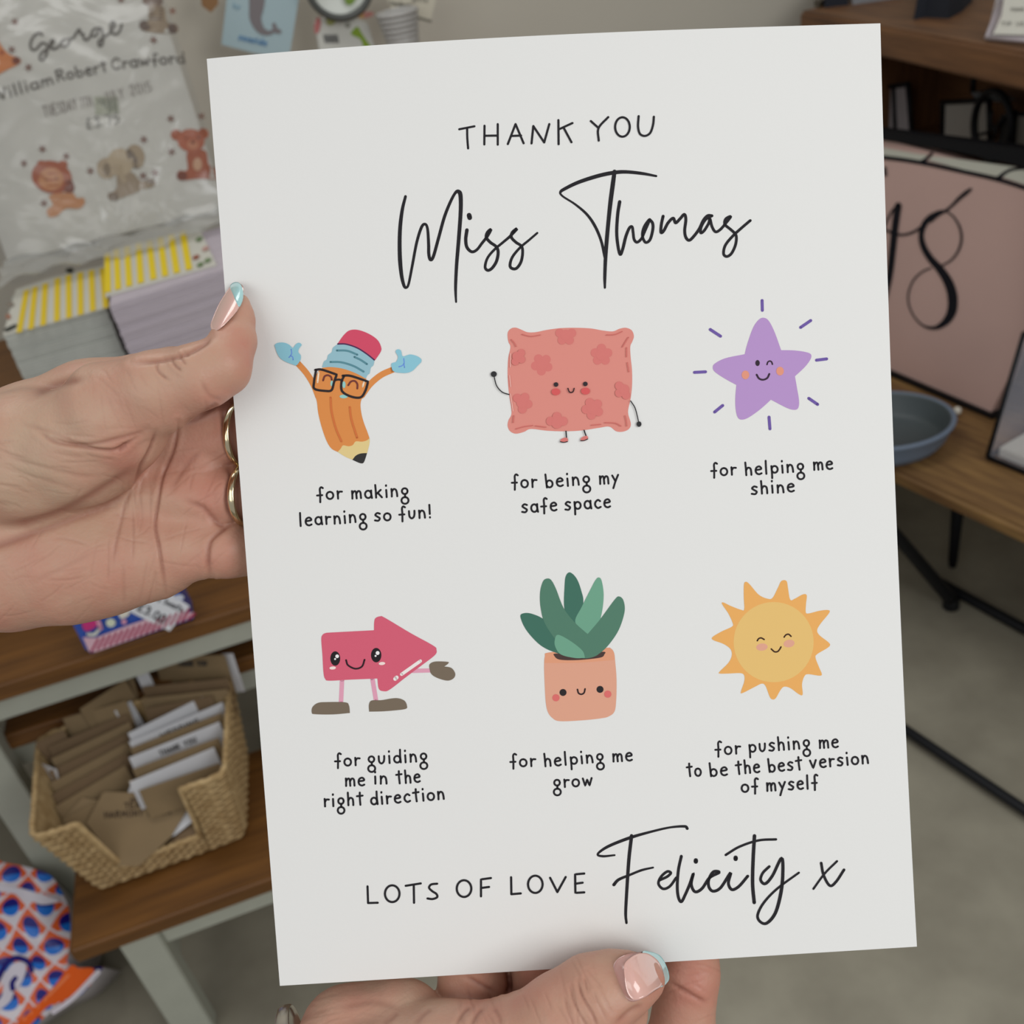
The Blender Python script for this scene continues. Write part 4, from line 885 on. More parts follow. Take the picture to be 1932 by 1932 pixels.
pr.stroke([(1255, 85), (1245, 77), (1190, 81), (1120, 97), (1040, 120), (960, 152), (922, 180), (942, 188), (985, 184)], [11, 10, 8, 9, 12, 11, 8, 9, 7], K_)
pr.stroke([(1048, 112), (1038, 200), (1030, 320), (1026, 400), (1029, 436)], [13, 13, 12, 11, 9], K_); pr.stroke([(982, 294), (1000, 275), (1040, 258), (1085, 240), (1128, 230)], [12, 11, 9, 9, 7], K_)
pr.stroke([(1152, 277), (1180, 264), (1194, 250), (1180, 245), (1157, 265), (1148, 290), (1165, 309), (1190, 300), (1214, 268)], 10, K_)
pr.stroke([(1233, 188), (1222, 240), (1218, 300), (1222, 340), (1233, 357), (1248, 330), (1265, 290), (1278, 252), (1270, 292), (1284, 320), (1310, 308), (1338, 268), (1374, 248), (1352, 246), (1335, 275), (1336, 303), (1352, 318), (1380, 304), (1416, 250), (1408, 288), (1421, 312), (1447, 300), (1480, 262)], 11, K_)
pr.stroke([(1287, 203), (1287, 208)], 16, K_); pr.stroke([(1435, 193), (1435, 198)], 16, K_)
pr.stroke([(1505, 112), (1500, 200), (1498, 290), (1504, 360)], 13, K_); pr.stroke([(1398, 183), (1450, 152), (1520, 129), (1585, 125)], 9, K_)
pr.stroke([(1560, 226), (1536, 250), (1528, 276), (1545, 290), (1572, 260), (1606, 195), (1610, 260), (1602, 330), (1582, 400), (1550, 437), (1525, 430), (1517, 405), (1540, 360), (1590, 308), (1670, 249)], [10, 10, 11, 11, 12, 13, 12, 10, 10, 9, 8], K_)
pr.stroke([(1753, 213), (1762, 258), (1785, 297), (1808, 283), (1838, 238)], 10, K_); pr.stroke([(1812, 206), (1766, 252), (1724, 309)], 8, K_)
pr.build('signature_lettering', sheet)
# captions
def caption(x0, y0, s, items, xh):
    pr = SP()
    for wd, xa, xb, ya, yb in items: text(pr, wd, (x0+xa/s, y0+ya/s), (x0+xb/s, y0+yb/s), xh, 3.7, K_, gap=.42, jit=.03)
    pr.build('caption', sheet)
caption(480, 580, 4.39, [('for', 522, 728, 1597, 1583), ('making', 808, 1275, 1586, 1560), ('learning', 375, 928, 1810, 1774), ('so', 998, 1132, 1770, 1762), ('fun!', 1203, 1463, 1756, 1738)], 15)
caption(880, 580, 4.6, [('for', 396, 610, 1568, 1560), ('being', 690, 1073, 1562, 1534), ('my', 1157, 1320, 1532, 1524), ('safe', 483, 785, 1782, 1762), ('space', 858, 1250, 1758, 1732)], 15.5)
caption(1260, 540, 4.6, [('for', 378, 592, 1646, 1636), ('helping', 674, 1182, 1640, 1604), ('me', 1267, 1430, 1596, 1586), ('shine', 727, 1097, 1806, 1782)], 15)
caption(560, 1120, 4.391, [('for', 318, 522, 1430, 1422), ('guiding', 590, 1080, 1414, 1388), ('me', 405, 562, 1594, 1588), ('in', 642, 748, 1574, 1572), ('the', 828, 1022, 1572, 1560), ('right', 228, 547, 1762, 1750), ('direction', 616, 1222, 1748, 1702)], 15)
caption(920, 1050, 4.112, [('for', 178, 372, 1634, 1624), ('helping', 443, 900, 1630, 1590), ('me', 973, 1122, 1590, 1582), ('grow', 512, 810, 1792, 1776)], 15)
caption(1260, 1060, 4.2, [('for', 378, 575, 1528, 1518), ('pushing', 645, 1126, 1510, 1476), ('me', 1202, 1350, 1476, 1468), ('to', 155, 265, 1702, 1694), ('be', 335, 472, 1700, 1690), ('the', 543, 728, 1682, 1668), ('best', 800, 1062, 1666, 1644), ('version', 1128, 1590, 1636, 1596), ('of', 585, 715, 1826, 1820), ('myself', 785, 1187, 1814, 1792)], 15.5)
# pencil
pr = SP(480, 580, 4.39); OR = (222, 142, 76)
pr.stroke([(362, 465), (432, 545), (490, 640), (530, 740)], 50, OR); pr.stroke([(1148, 515), (1050, 560), (960, 635), (890, 730)], 50, OR)
pr.fill([(565, 500), (565, 500), (650, 493), (750, 505), (850, 545), (925, 585), (925, 585), (930, 650), (905, 720), (880, 790), (885, 870), (905, 950), (935, 1030), (953, 1082), (953, 1082), (930, 1102), (890, 1112), (840, 1110), (815, 1140), (780, 1150), (735, 1143), (715, 1170), (690, 1197), (690, 1197), (640, 1170), (600, 1110), (560, 1000), (530, 880), (519, 790), (500, 700), (500, 600), (530, 530)], OR)
pr.fill([(690, 1197), (690, 1197), (715, 1170), (735, 1143), (780, 1150), (815, 1140), (840, 1110), (890, 1112), (930, 1102), (955, 1083), (955, 1083), (953, 1130), (933, 1210), (933, 1210), (880, 1215), (840, 1235), (812, 1262), (812, 1262), (750, 1235)], (228, 204, 142))
pr.fill([(812, 1262), (812, 1262), (840, 1228), (880, 1210), (933, 1206), (933, 1206), (920, 1250), (905, 1285), (885, 1292), (850, 1280)], (52, 50, 50))
pr.fill([(688, 305), (688, 305), (760, 308), (850, 335), (930, 385), (995, 440), (995, 440), (985, 480), (965, 500), (955, 545), (938, 560), (922, 590), (922, 590), (850, 550), (750, 512), (650, 495), (560, 497), (560, 497), (575, 450), (600, 430), (610, 395), (640, 370), (650, 335)], (150, 190, 202))
pr.fill([(690, 300), (690, 300), (740, 230), (790, 190), (860, 187), (950, 220), (1020, 270), (1050, 330), (1045, 370), (1000, 437), (1000, 437), (930, 380), (850, 330), (760, 300)], (212, 78, 104))
pr.stroke([(692, 303), (760, 305), (850, 335), (930, 385), (993, 435)], 12, (82, 44, 84))
for st in ([(683, 357), (770, 360), (853, 392)], [(828, 410), (880, 435), (933, 470)], [(630, 452), (720, 455), (820, 485), (905, 532)]): pr.stroke(st, 17, (92, 140, 152))
pr.ell(642, 630, 12, 24, (150, 205, 200)); pr.ell(742, 640, 14, 28, (150, 205, 200)); pr.ell(740, 738, 34, 15, (150, 205, 200))
pr.stroke([(533, 540), (524, 620)], 14, (246, 226, 200)); pr.stroke([(908, 620), (898, 655)], 14, (246, 226, 200))
for st in ([(570, 605), (582, 572), (608, 562), (634, 575), (642, 600)], [(778, 645), (800, 615), (832, 610), (853, 635), (853, 672)]): pr.stroke(st, 15, (116, 58, 52))
pr.stroke([(505, 518), (560, 516), (683, 557), (683, 557), (660, 620), (640, 685), (590, 692), (500, 675), (495, 620), (512, 520)], 19, (46, 38, 40)); pr.stroke([(732, 566), (800, 568), (942, 615), (942, 615), (920, 690), (880, 745), (800, 738), (728, 695), (722, 620), (742, 570)], 19, (46, 38, 40)); pr.stroke([(668, 603), (700, 598), (730, 606)], 17, (46, 38, 40))
pr.stroke([(632, 745), (640, 860), (675, 1000), (722, 1110)], 15, (212, 116, 62)); pr.stroke([(790, 825), (805, 930), (852, 1080)], 15, (212, 116, 62))
GB = (142, 198, 214)
pr.fill([(380, 440), (385, 400), (365, 370), (372, 340), (392, 310), (370, 293), (345, 305), (320, 335), (290, 310), (250, 293), (200, 293), (170, 310), (175, 335), (190, 380), (215, 420), (260, 450), (325, 475), (350, 480)], GB)
pr.fill([(1140, 510), (1137, 465), (1175, 450), (1190, 410), (1170, 365), (1190, 347), (1215, 360), (1230, 405), (1290, 390), (1350, 405), (1382, 430), (1380, 455), (1355, 480), (1310, 525), (1260, 543), (1190, 540), (1155, 530)], GB)
for st in ([(306, 348), (310, 380), (300, 400), (288, 415)], [(300, 400), (318, 412), (322, 435)], [(1238, 425), (1240, 465), (1220, 485), (1198, 492)], [(1238, 465), (1244, 498)]): pr.stroke(st, 9, (110, 150, 222))
pr.build('pencil_drawing', sheet, 'orange pencil drawing with glasses and raised gloves')
# cushion
pr = SP(880, 580, 4.6); CU, CF, CD = (222, 142, 130), (216, 122, 116), (206, 112, 104)
pr.fill([(357, 250), (362, 210), (390, 182), (430, 176), (480, 195), (530, 215), (600, 215), (700, 195), (820, 180), (950, 177), (1080, 183), (1180, 200), (1270, 208), (1330, 185), (1385, 177), (1435, 200), (1453, 250), (1440, 295), (1422, 340), (1425, 430), (1437, 550), (1437, 680), (1425, 790), (1405, 880), (1405, 930), (1427, 1010), (1410, 1055), (1360, 1078), (1300, 1075), (1240, 1035), (1150, 1045), (1000, 1068), (850, 1075), (700, 1070), (560, 1055), (500, 1080), (430, 1096), (380, 1075), (358, 1030), (365, 980), (390, 930), (388, 860), (370, 750), (358, 600), (362, 450), (382, 345), (365, 300)], CU)
def flower(x, y, r, a0=0, arc=range(5)):
    for a in arc: pr.ell(x+r*.6*math.cos(a0+a*1.2566), y+r*.6*math.sin(a0+a*1.2566), r*.42, r*.42, CF, n=14)
    pr.ell(x, y, r*.5, r*.5, CF)
flower(655, 495, 95, .4); flower(1172, 412, 95, .95); flower(862, 240, 92, .95, (0, 1, 2, 4)); flower(480, 828, 92, .2, (0, 1, 3, 4)); flower(1095, 878, 95, .5); flower(785, 1005, 95, .95, (2, 3, 4)); flower(1368, 712, 88, 0, (1, 2, 3)); flower(438, 425, 80, .6, (0, 1, 4))
for st in ([(482, 235), (560, 252), (640, 240)], [(1215, 240), (1290, 235), (1350, 210)], [(1352, 345), (1385, 290), (1405, 260)], [(1388, 350), (1388, 430)], [(1395, 480), (1408, 560)], [(388, 280), (415, 310), (430, 340)], [(430, 1055), (500, 1035), (575, 1025)], [(600, 1028), (690, 1040)], [(1085, 1022), (1165, 1015)], [(1200, 1000), (1290, 1005), (1340, 1030)], [(1375, 940), (1385, 980), (1390, 1030)], [(410, 940), (405, 1000)]): pr.stroke(st, 8, CD)
for st in ([(383, 400), (382, 520)], [(375, 590), (385, 690)], [(382, 750), (398, 850), (405, 900)]): pr.stroke(st, 6, (240, 190, 180))
pr.ell(776, 733, 38, 30, (216, 92, 92)); pr.ell(1033, 727, 39, 30, (216, 92, 92)); pr.ell(777, 670, 20, 20, (52, 44, 48)); pr.ell(1031, 665, 20, 20, (52, 44, 48)); pr.stroke([(880, 703), (890, 730), (908, 740), (926, 730), (934, 703)], 10, (52, 30, 34))
pr.stroke([(240, 600), (262, 680), (310, 735), (370, 757)], 9, K_); pr.ell(238, 580, 26, 25, (48, 48, 50)); pr.stroke([(1423, 812), (1460, 870), (1480, 940), (1492, 995)], 9, K_); pr.ell(1496, 1013, 21, 24, (48, 48, 50))
pr.stroke([(863, 1075), (868, 1135)], 11, K_); pr.stroke([(1020, 1067), (1038, 1118)], 11, K_)
pr.fill([(815, 1160), (830, 1137), (872, 1132), (880, 1160), (850, 1170)], CF); pr.fill([(990, 1150), (1003, 1127), (1043, 1115), (1054, 1138), (1020, 1156)], CF); pr.stroke([(815, 1166), (845, 1171), (876, 1165)], 8, K_); pr.stroke([(991, 1157), (1022, 1155), (1051, 1142)], 8, K_)
pr.build('cushion_drawing', sheet, 'coral cushion drawing with thin black arms')
# star
pr = SP(1260, 540, 4.6)
pr.fill([(667, 590), (667, 590), (690, 500), (740, 360), (790, 290), (832, 274), (875, 300), (925, 395), (983, 555), (983, 555), (1090, 557), (1190, 570), (1240, 590), (1240, 630), (1190, 700), (1103, 782), (1103, 782), (1120, 880), (1138, 990), (1132, 1055), (1098, 1073), (1030, 1055), (895, 985), (895, 985), (800, 1070), (700, 1140), (640, 1158), (605, 1135), (588, 1060), (586, 960), (595, 857), (595, 857), (500, 805), (410, 745), (390, 705), (410, 670), (500, 625)], (184, 148, 202))
for a, b in (((818, 124), (820, 210)), ((1152, 358), (1240, 298)), ((1290, 642), (1378, 631)), ((1223, 973), (1300, 1026)), ((878, 1136), (886, 1238)), ((406, 1092), (476, 1035)), ((231, 748), (327, 743)), ((368, 376), (457, 434))): pr.stroke([a, b], 26, (112, 90, 164), smooth=False)
pr.ell(673, 770, 33, 38, (228, 152, 128)); pr.ell(973, 737, 33, 38, (228, 152, 128)); pr.ell(778, 667, 19, 26, (52, 40, 52)); pr.stroke([(860, 680), (868, 658), (885, 650), (900, 658), (907, 678)], 12, (52, 36, 52)); pr.stroke([(770, 768), (790, 800), (825, 812), (862, 797), (880, 762)], 16, (56, 40, 56))
pr.build('star_drawing', sheet, 'purple winking star drawing with eight rays')
# arrow
pr = SP(560, 1120, 4.391); AR, SH, PK = (214, 96, 118), (120, 106, 90), (226, 160, 182)
pr.stroke([(375, 715), (366, 905)], 36, PK, smooth=False); pr.stroke([(626, 700), (657, 888)], 36, PK, smooth=False); pr.stroke([(960, 640), (1105, 636)], 34, PK, smooth=False)
pr.fill([(240, 326), (300, 321), (640, 303), (640, 303), (641, 240), (652, 203), (690, 188), (730, 200), (940, 325), (1130, 430), (1157, 465), (1145, 508), (1040, 590), (900, 695), (770, 795), (720, 808), (680, 788), (668, 703), (668, 703), (450, 712), (270, 721), (235, 705), (221, 650), (212, 500), (203, 380), (213, 342)], AR)
pr.stroke([(868, 668), (1024, 558)], 27, (240, 232, 228), smooth=False); pr.stroke([(815, 706), (828, 694)], 32, (240, 232, 228), smooth=False)
pr.fill([(125, 985), (130, 940), (175, 905), (250, 898), (400, 900), (432, 925), (440, 988), (440, 988), (300, 1000), (150, 998)], SH); pr.fill([(600, 977), (600, 977), (598, 920), (620, 885), (700, 882), (820, 865), (890, 885), (913, 930), (900, 955), (800, 968), (700, 975)], SH)
pr.fill([(1098, 610), (1105, 580), (1150, 562), (1250, 565), (1253, 580), (1222, 603), (1222, 603), (1280, 615), (1312, 660), (1300, 700), (1250, 720), (1170, 700), (1115, 665)], SH)
for x, y, w_ in ((319, 537, 41), (658, 509, 43)): pr.ell(x, y, w_, 60, (34, 28, 32))
for x, y, r_ in ((335, 518, 15), (318, 541, 8), (670, 491, 16), (653, 515, 8)): pr.ell(x, y, r_, r_, (244, 240, 240))
pr.ell(298, 615, 27, 13, (244, 222, 216), -5); pr.ell(706, 578, 27, 13, (244, 222, 216), -5); pr.stroke([(409, 550), (425, 592), (485, 621), (540, 603), (562, 547)], 14, (44, 26, 34))
pr.build('arrow_drawing', sheet, 'pink arrow drawing with brown shoes and mitten')
# plant
pr = SP(920, 1050, 4.112); G1, G2, G3 = (66, 112, 96), (84, 126, 106), (112, 164, 138)
pr.fill([(470, 745), (445, 770), (438, 850), (443, 1000), (450, 1120), (465, 1200), (500, 1250), (560, 1277), (740, 1270), (880, 1255), (940, 1240), (985, 1200), (998, 1100), (1000, 950), (990, 820), (980, 745), (955, 712), (920, 708), (700, 725)], (224, 164, 138))
pr.fill([(470, 745), (445, 780), (441, 826), (441, 826), (700, 824), (988, 802), (988, 802), (980, 745), (950, 712), (900, 712), (700, 728)], (226, 158, 124)); pr.fill([(517, 770), (530, 752), (700, 760), (895, 738), (905, 760), (870, 785), (700, 803), (560, 800)], (76, 58, 54))
pr.fill([(640, 123), (607, 150), (597, 230), (595, 400), (640, 520), (700, 500), (742, 360), (725, 260), (690, 170)], G1); pr.fill([(255, 470), (275, 441), (340, 443), (440, 490), (540, 600), (580, 745), (500, 735), (400, 680), (300, 570)], G1)
pr.fill([(862, 162), (835, 185), (790, 270), (730, 390), (680, 510), (780, 600), (850, 540), (885, 440), (900, 300), (885, 190)], G3)
pr.fill([(1022, 310), (985, 335), (870, 490), (760, 620), (700, 700), (720, 785), (870, 750), (1000, 600), (1060, 440), (1055, 345)], G2); pr.fill([(465, 170), (430, 192), (407, 280), (412, 400), (450, 530), (570, 690), (720, 785), (850, 765), (870, 690), (780, 605), (680, 515), (590, 400), (530, 250), (495, 185)], G2)
pr.fill([(550, 607), (522, 640), (525, 700), (570, 760), (680, 787), (755, 785), (755, 785), (735, 730), (650, 660)], G3)
pr.ell(530, 1095, 28, 28, (222, 112, 108)); pr.ell(932, 1067, 28, 28, (222, 112, 108)); pr.ell(585, 1054, 27, 27, (42, 38, 40)); pr.ell(872, 1030, 27, 27, (42, 38, 40)); pr.stroke([(697, 1030), (705, 1058), (727, 1068), (748, 1056), (756, 1026)], 12, (50, 34, 36))
pr.build('potted_plant_drawing', sheet, 'drawing of a green plant in a smiling terracotta pot')
# sun
pr = SP(1260, 1060, 4.2)
pr.fill([(605, 375), (602, 280), (603, 180), (620, 158), (650, 180), (720, 260), (790, 292), (830, 285), (870, 210), (900, 152), (940, 152), (952, 210), (970, 300), (1010, 290), (1070, 258), (1100, 265), (1095, 330), (1093, 400), (1120, 408), (1200, 388), (1270, 382), (1278, 405), (1210, 490), (1183, 540), (1200, 580), (1270, 635), (1285, 660), (1260, 685), (1185, 730), (1170, 760), (1200, 840), (1220, 890), (1200, 902), (1110, 890), (1080, 910), (1063, 970), (1068, 1050), (1040, 1050), (970, 1000), (920, 990), (890, 1020), (855, 1080), (830, 1090), (808, 1070), (775, 985), (745, 965), (690, 990), (590, 1040), (580, 1025), (605, 950), (605, 900), (575, 882), (480, 885), (412, 885), (410, 870), (480, 800), (507, 740), (495, 690), (440, 650), (360, 620), (355, 595), (430, 550), (510, 512), (512, 480), (480, 410), (430, 335), (440, 322), (500, 350), (580, 380)], (236, 174, 98))
pr.ell(838, 636, 317, 318, (232, 192, 118), n=48); pr.ell(745, 675, 46, 29, (226, 166, 142), -5); pr.ell(960, 647, 44, 30, (226, 166, 142), -10)
for st in ([(708, 625), (720, 608), (740, 603), (763, 615)], [(921, 596), (936, 578), (957, 574), (976, 590)], [(819, 690), (845, 712), (870, 710), (886, 692), (896, 674)]): pr.stroke(st, 12, (64, 38, 22))
pr.build('sun_drawing', sheet, 'smiling yellow sun drawing with wavy orange rays')

#==================================================================== hands
def capdist(P, a, ra, b, rb):
    ab = b-a; L2 = ab@ab; t = np.clip(((P-a)@ab)/L2, 0, 1); q = a+t[..., None]*ab
    return np.linalg.norm(P-q, axis=-1)-(ra+(rb-ra)*t)
def hand(chains, h, carve=()):
    """chains: list of (k, [(px,py,depth,rpx)...]); one continuous surface by smooth union"""
    prims = []
    for k, ch in chains:
        pts = [(PT(x, y, d), r*d/FPX) for x, y, d, r in ch]
        for (a, ra), (b, rb) in zip(pts, pts[1:]): prims.append((k, a, ra, b, rb))
    R = np.stack([Xc, Yc, Fv])     # camera aligned metric frame
    pr_ = [(k, R@(a-CAM), ra, R@(b-CAM), rb) for k, a, ra, b, rb in prims]
    lo = np.min([np.minimum(a-ra, b-rb) for _, a, ra, b, rb in pr_], 0)-.006; hi = np.max([np.maximum(a+ra, b+rb) for _, a, ra, b, rb in pr_], 0)+.006
    n = np.ceil((hi-lo)/h).astype(int)+1; ax = [lo[i]+h*np.arange(n[i]) for i in range(3)]
    F = np.full(n, .02, dtype=np.float32)
    for k, a, ra, b, rb in pr_:
        mg = .008; l_ = np.minimum(a-ra, b-rb)-mg; h_ = np.maximum(a+ra, b+rb)+mg
        i0 = np.maximum(((l_-lo)/h).astype(int), 0); i1 = np.minimum(((h_-lo)/h).astype(int)+2, n)
        sl = tuple(slice(i0[i], i1[i]) for i in range(3))
        G_ = np.stack(np.meshgrid(ax[0][sl[0]], ax[1][sl[1]], ax[2][sl[2]], indexing='ij'), -1).astype(np.float32)
        d = capdist(G_, a.astype(np.float32), ra, b.astype(np.float32), rb); f = F[sl]
        hh_ = np.clip(.5+.5*(f-d)/k, 0, 1); F[sl] = f*(1-hh_)+d*hh_-k*hh_*(1-hh_)
    s = F < 0
    c = np.zeros(tuple(n-1), int); acc = np.zeros(tuple(n-1)+(3,), np.float32); cnt = np.zeros(tuple(n-1), np.float32)
    def S(A, o): return A[o[0]:n[0]-1+o[0], o[1]:n[1]-1+o[1], o[2]:n[2]-1+o[2]]
    for axis in range(3):
        for u in (0, 1):
            for v in (0, 1):
                o0 = [0, 0, 0]; oth = [i for i in range(3) if i != axis]; o0[oth[0]] = u; o0[oth[1]] = v; o1 = list(o0); o1[axis] = 1
                fa, fb = S(F, o0), S(F, o1); cross = (fa < 0) != (fb < 0); t = np.where(cross, fa/np.where(fa == fb, 1, fa-fb), 0)
                for i in range(3): acc[..., i] += np.where(cross, (o0[i]+(t if i == axis else 0)), 0)
                cnt += cross
    act = cnt > 0; idx = np.full(tuple(n-1), -1); idx[act] = np.arange(act.sum()); ijk = np.argwhere(act)
    V = (ijk+acc[act]/cnt[act][:, None])*h+lo; Q = []
    for axis in range(3):
        oth = [i for i in range(3) if i != axis]
        sa = [slice(1, n[i]-1) for i in range(3)]; sb = list(sa); sa[axis] = slice(0, n[axis]-1); sb[axis] = slice(1, n[axis])
        A_, B_ = s[tuple(sa)], s[tuple(sb)]; ed = np.argwhere(A_ != B_); neg = A_[A_ != B_]
        base = ed.copy()
        for i in oth: base[:, i] += 1
        def cell(du, dv):
            q = base.copy(); q[:, oth[0]] -= du; q[:, oth[1]] -= dv; return idx[q[:, 0], q[:, 1], q[:, 2]]
        quad = np.stack([cell(1, 1), cell(0, 1), cell(0, 0), cell(1, 0)], -1)
        flip = neg if axis != 1 else ~neg
        quad[~flip] = quad[~flip][:, ::-1]; Q.append(quad)
    Q = np.concatenate(Q); Q = Q[(Q >= 0).all(1)]
    return CAM+V@R, Q
def catmull(V, Q, name, mats):
    me = bpy.data.meshes.new(name); me.from_pydata(V.tolist(), [], Q.tolist()); me.update()
    o = bpy.data.objects.new(name, me); C.objects.link(o)
    sm = o.modifiers.new('sm', 'SMOOTH'); sm.factor = .5; sm.iterations = 4
    sd = o.modifiers.new('sd', 'SUBSURF'); sd.levels = 1; sd.render_levels = 1
    dg = bpy.context.evaluated_depsgraph_get(); m2 = bpy.data.meshes.new_from_object(o.evaluated_get(dg)); bpy.data.objects.remove(o)
    return m2
def segdist(P, poly):
    best = np.full(len(P), 1e9); poly = cr(poly, False, 5) if len(poly) > 2 else np.array(poly, float)
    for a, b in zip(poly, poly[1:]):
        ab = b-a; t = np.clip(((P-a)@ab)/max(ab@ab, 1e-9), 0, 1); best = np.minimum(best, np.linalg.norm(P-(a+t[:, None]*ab), axis=1))
    return best
def arc(P, poly):
    poly = cr(poly, False, 5) if len(poly) > 2 else np.array(poly, float); best = np.full(len(P), 1e9); u = np.zeros(len(P)); n_ = len(poly)-1
    for i, (a, b) in enumerate(zip(poly, poly[1:])):
        ab = b-a; t = np.clip(((P-a)@ab)/max(ab@ab, 1e-9), 0, 1); d = np.linalg.norm(P-(a+t[:, None]*ab), axis=1); m_ = d < best; best[m_] = d[m_]; u[m_] = (i+t[m_])/n_
    return u
def fine_lines(x0, x1, y0, y1, n, ang, spread, seed, amp=.00028):
    r_ = random.Random(seed); out = []
    for _ in range(n):
        x, y = r_.uniform(x0, x1), r_.uniform(y0, y1); a = math.radians(ang+r_.uniform(-spread, spread)); L = r_.uniform(14, 45)
        out.append(([(x-L*math.cos(a), y-L*math.sin(a)), (x, y+r_.uniform(-4, 4)), (x+L*math.cos(a), y+L*math.sin(a))], r_.uniform(1.8, 2.8), amp*r_.uniform(.25, .75)))
    return out
def finish_hand(name, V, Q, creases, red, parent, skinm):
    a_, b_, c_ = V[Q[:, 0]], V[Q[:, 1]], V[Q[:, 2]]
    vol = (np.cross(b_-V.mean(0), c_-V.mean(0))*(a_-V.mean(0))).sum()
    if vol < 0: Q = Q[:, ::-1]
    me = catmull(V, Q, name, None); nv = len(me.vertices); co = np.zeros(nv*3); me.vertices.foreach_get('co', co); co = co.reshape(-1, 3)
    no = np.zeros(nv*3); me.vertices.foreach_get('normal', no); no = no.reshape(-1, 3)
    tocam = CAM-co; tocam /= np.linalg.norm(tocam, axis=1, keepdims=True); face = (no*tocam).sum(1)
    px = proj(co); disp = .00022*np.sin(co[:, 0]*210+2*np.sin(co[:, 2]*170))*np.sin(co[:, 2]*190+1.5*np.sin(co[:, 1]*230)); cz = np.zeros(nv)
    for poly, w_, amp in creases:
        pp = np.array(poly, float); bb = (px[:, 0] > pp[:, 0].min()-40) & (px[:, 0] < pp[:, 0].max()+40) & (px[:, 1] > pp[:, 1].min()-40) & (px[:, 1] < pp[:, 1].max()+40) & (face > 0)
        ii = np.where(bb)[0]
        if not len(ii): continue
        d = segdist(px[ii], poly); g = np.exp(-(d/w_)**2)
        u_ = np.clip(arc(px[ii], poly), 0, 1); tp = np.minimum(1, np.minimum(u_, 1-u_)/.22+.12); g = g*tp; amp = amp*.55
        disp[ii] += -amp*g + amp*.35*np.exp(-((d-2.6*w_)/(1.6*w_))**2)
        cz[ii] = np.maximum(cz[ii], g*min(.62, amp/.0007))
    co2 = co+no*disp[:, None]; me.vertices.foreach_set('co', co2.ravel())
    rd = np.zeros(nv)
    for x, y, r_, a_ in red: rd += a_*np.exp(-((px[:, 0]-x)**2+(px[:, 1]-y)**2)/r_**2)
    ca = me.color_attributes.new('crease_redness', 'FLOAT_COLOR', 'POINT'); col = np.stack([np.clip(cz, 0, 1), np.clip(rd*.5+.5, 0, 1), np.zeros(nv), np.ones(nv)], -1); ca.data.foreach_set('color', col.ravel())
    me.materials.clear(); me.materials.append(skinm); me.polygons.foreach_set('use_smooth', [True]*len(me.polygons)); me.name = name; me.update()
    o = bpy.data.objects.new(name, me); C.objects.link(o); attach(o, parent)
    return o, BVHTree.FromPolygons(co2.tolist(), [tuple(p.vertices) for p in me.polygons])
sk = bpy.data.materials.new('skin'); sk.use_nodes = True; nt = sk.node_tree; B = nt.nodes['Principled BSDF']
B.inputs['Roughness'].default_value = .46; B.inputs['Specular IOR Level'].default_value = .35
B.inputs['Subsurface Weight'].default_value = .12; B.inputs['Subsurface Radius'].default_value = (1, .3, .15); B.inputs['Subsurface Scale'].default_value = .003
at = nt.nodes.new('ShaderNodeAttribute'); at.attribute_name = 'crease_redness'; sp = nt.nodes.new('ShaderNodeSeparateColor'); nt.links.new(at.outputs['Color'], sp.inputs[0])
tcx = nt.nodes.new('ShaderNodeTexCoord'); nz = nt.nodes.new('ShaderNodeTexNoise'); nz.inputs['Scale'].default_value = 90; nz.inputs['Detail'].default_value = 5; nt.links.new(tcx.outputs['Object'], nz.inputs['Vector'])
mxs = nd('ShaderNodeMath', operation='MULTIPLY_ADD'); nt.links.new(nz.outputs[0], mxs.inputs[0]); mxs.inputs[1].default_value = .9; mxs.inputs[2].default_value = -.45
ad = nd('ShaderNodeMath', operation='ADD'); ad.use_clamp = True; nt.links.new(mxs.outputs[0], ad.inputs[0]); nt.links.new(sp.outputs[1], ad.inputs[1])
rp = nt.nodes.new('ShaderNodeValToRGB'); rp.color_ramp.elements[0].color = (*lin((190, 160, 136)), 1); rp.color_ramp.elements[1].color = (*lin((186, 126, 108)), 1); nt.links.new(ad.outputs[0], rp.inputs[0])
mx2 = nd('ShaderNodeMix', data_type='RGBA'); nt.links.new(sp.outputs[0], mx2.inputs[0]); nt.links.new(rp.outputs[0], mx2.inputs[6]); mx2.inputs[7].default_value = (*lin((134, 78, 62)), 1); nt.links.new(mx2.outputs[2], B.inputs['Base Color'])  # crease darkening painted into the skin colour, with some redness
vo = nt.nodes.new('ShaderNodeTexVoronoi'); vo.inputs['Scale'].default_value = 900; nt.links.new(tcx.outputs['Object'], vo.inputs['Vector'])
nb = nt.nodes.new('ShaderNodeTexNoise'); nb.inputs['Scale'].default_value = 260; nb.inputs['Detail'].default_value = 4; nt.links.new(tcx.outputs['Object'], nb.inputs['Vector'])
av = nd('ShaderNodeMath', operation='MULTIPLY_ADD'); nt.links.new(vo.outputs[0], av.inputs[0]); av.inputs[1].default_value = .25; nt.links.new(nb.outputs[0], av.inputs[2])
bpn = nt.nodes.new('ShaderNodeBump'); bpn.inputs['Strength'].default_value = .35; bpn.inputs['Distance'].default_value = .0006; nt.links.new(av.outputs[0], bpn.inputs['Height']); nt.links.new(bpn.outputs[0], B.inputs['Normal'])

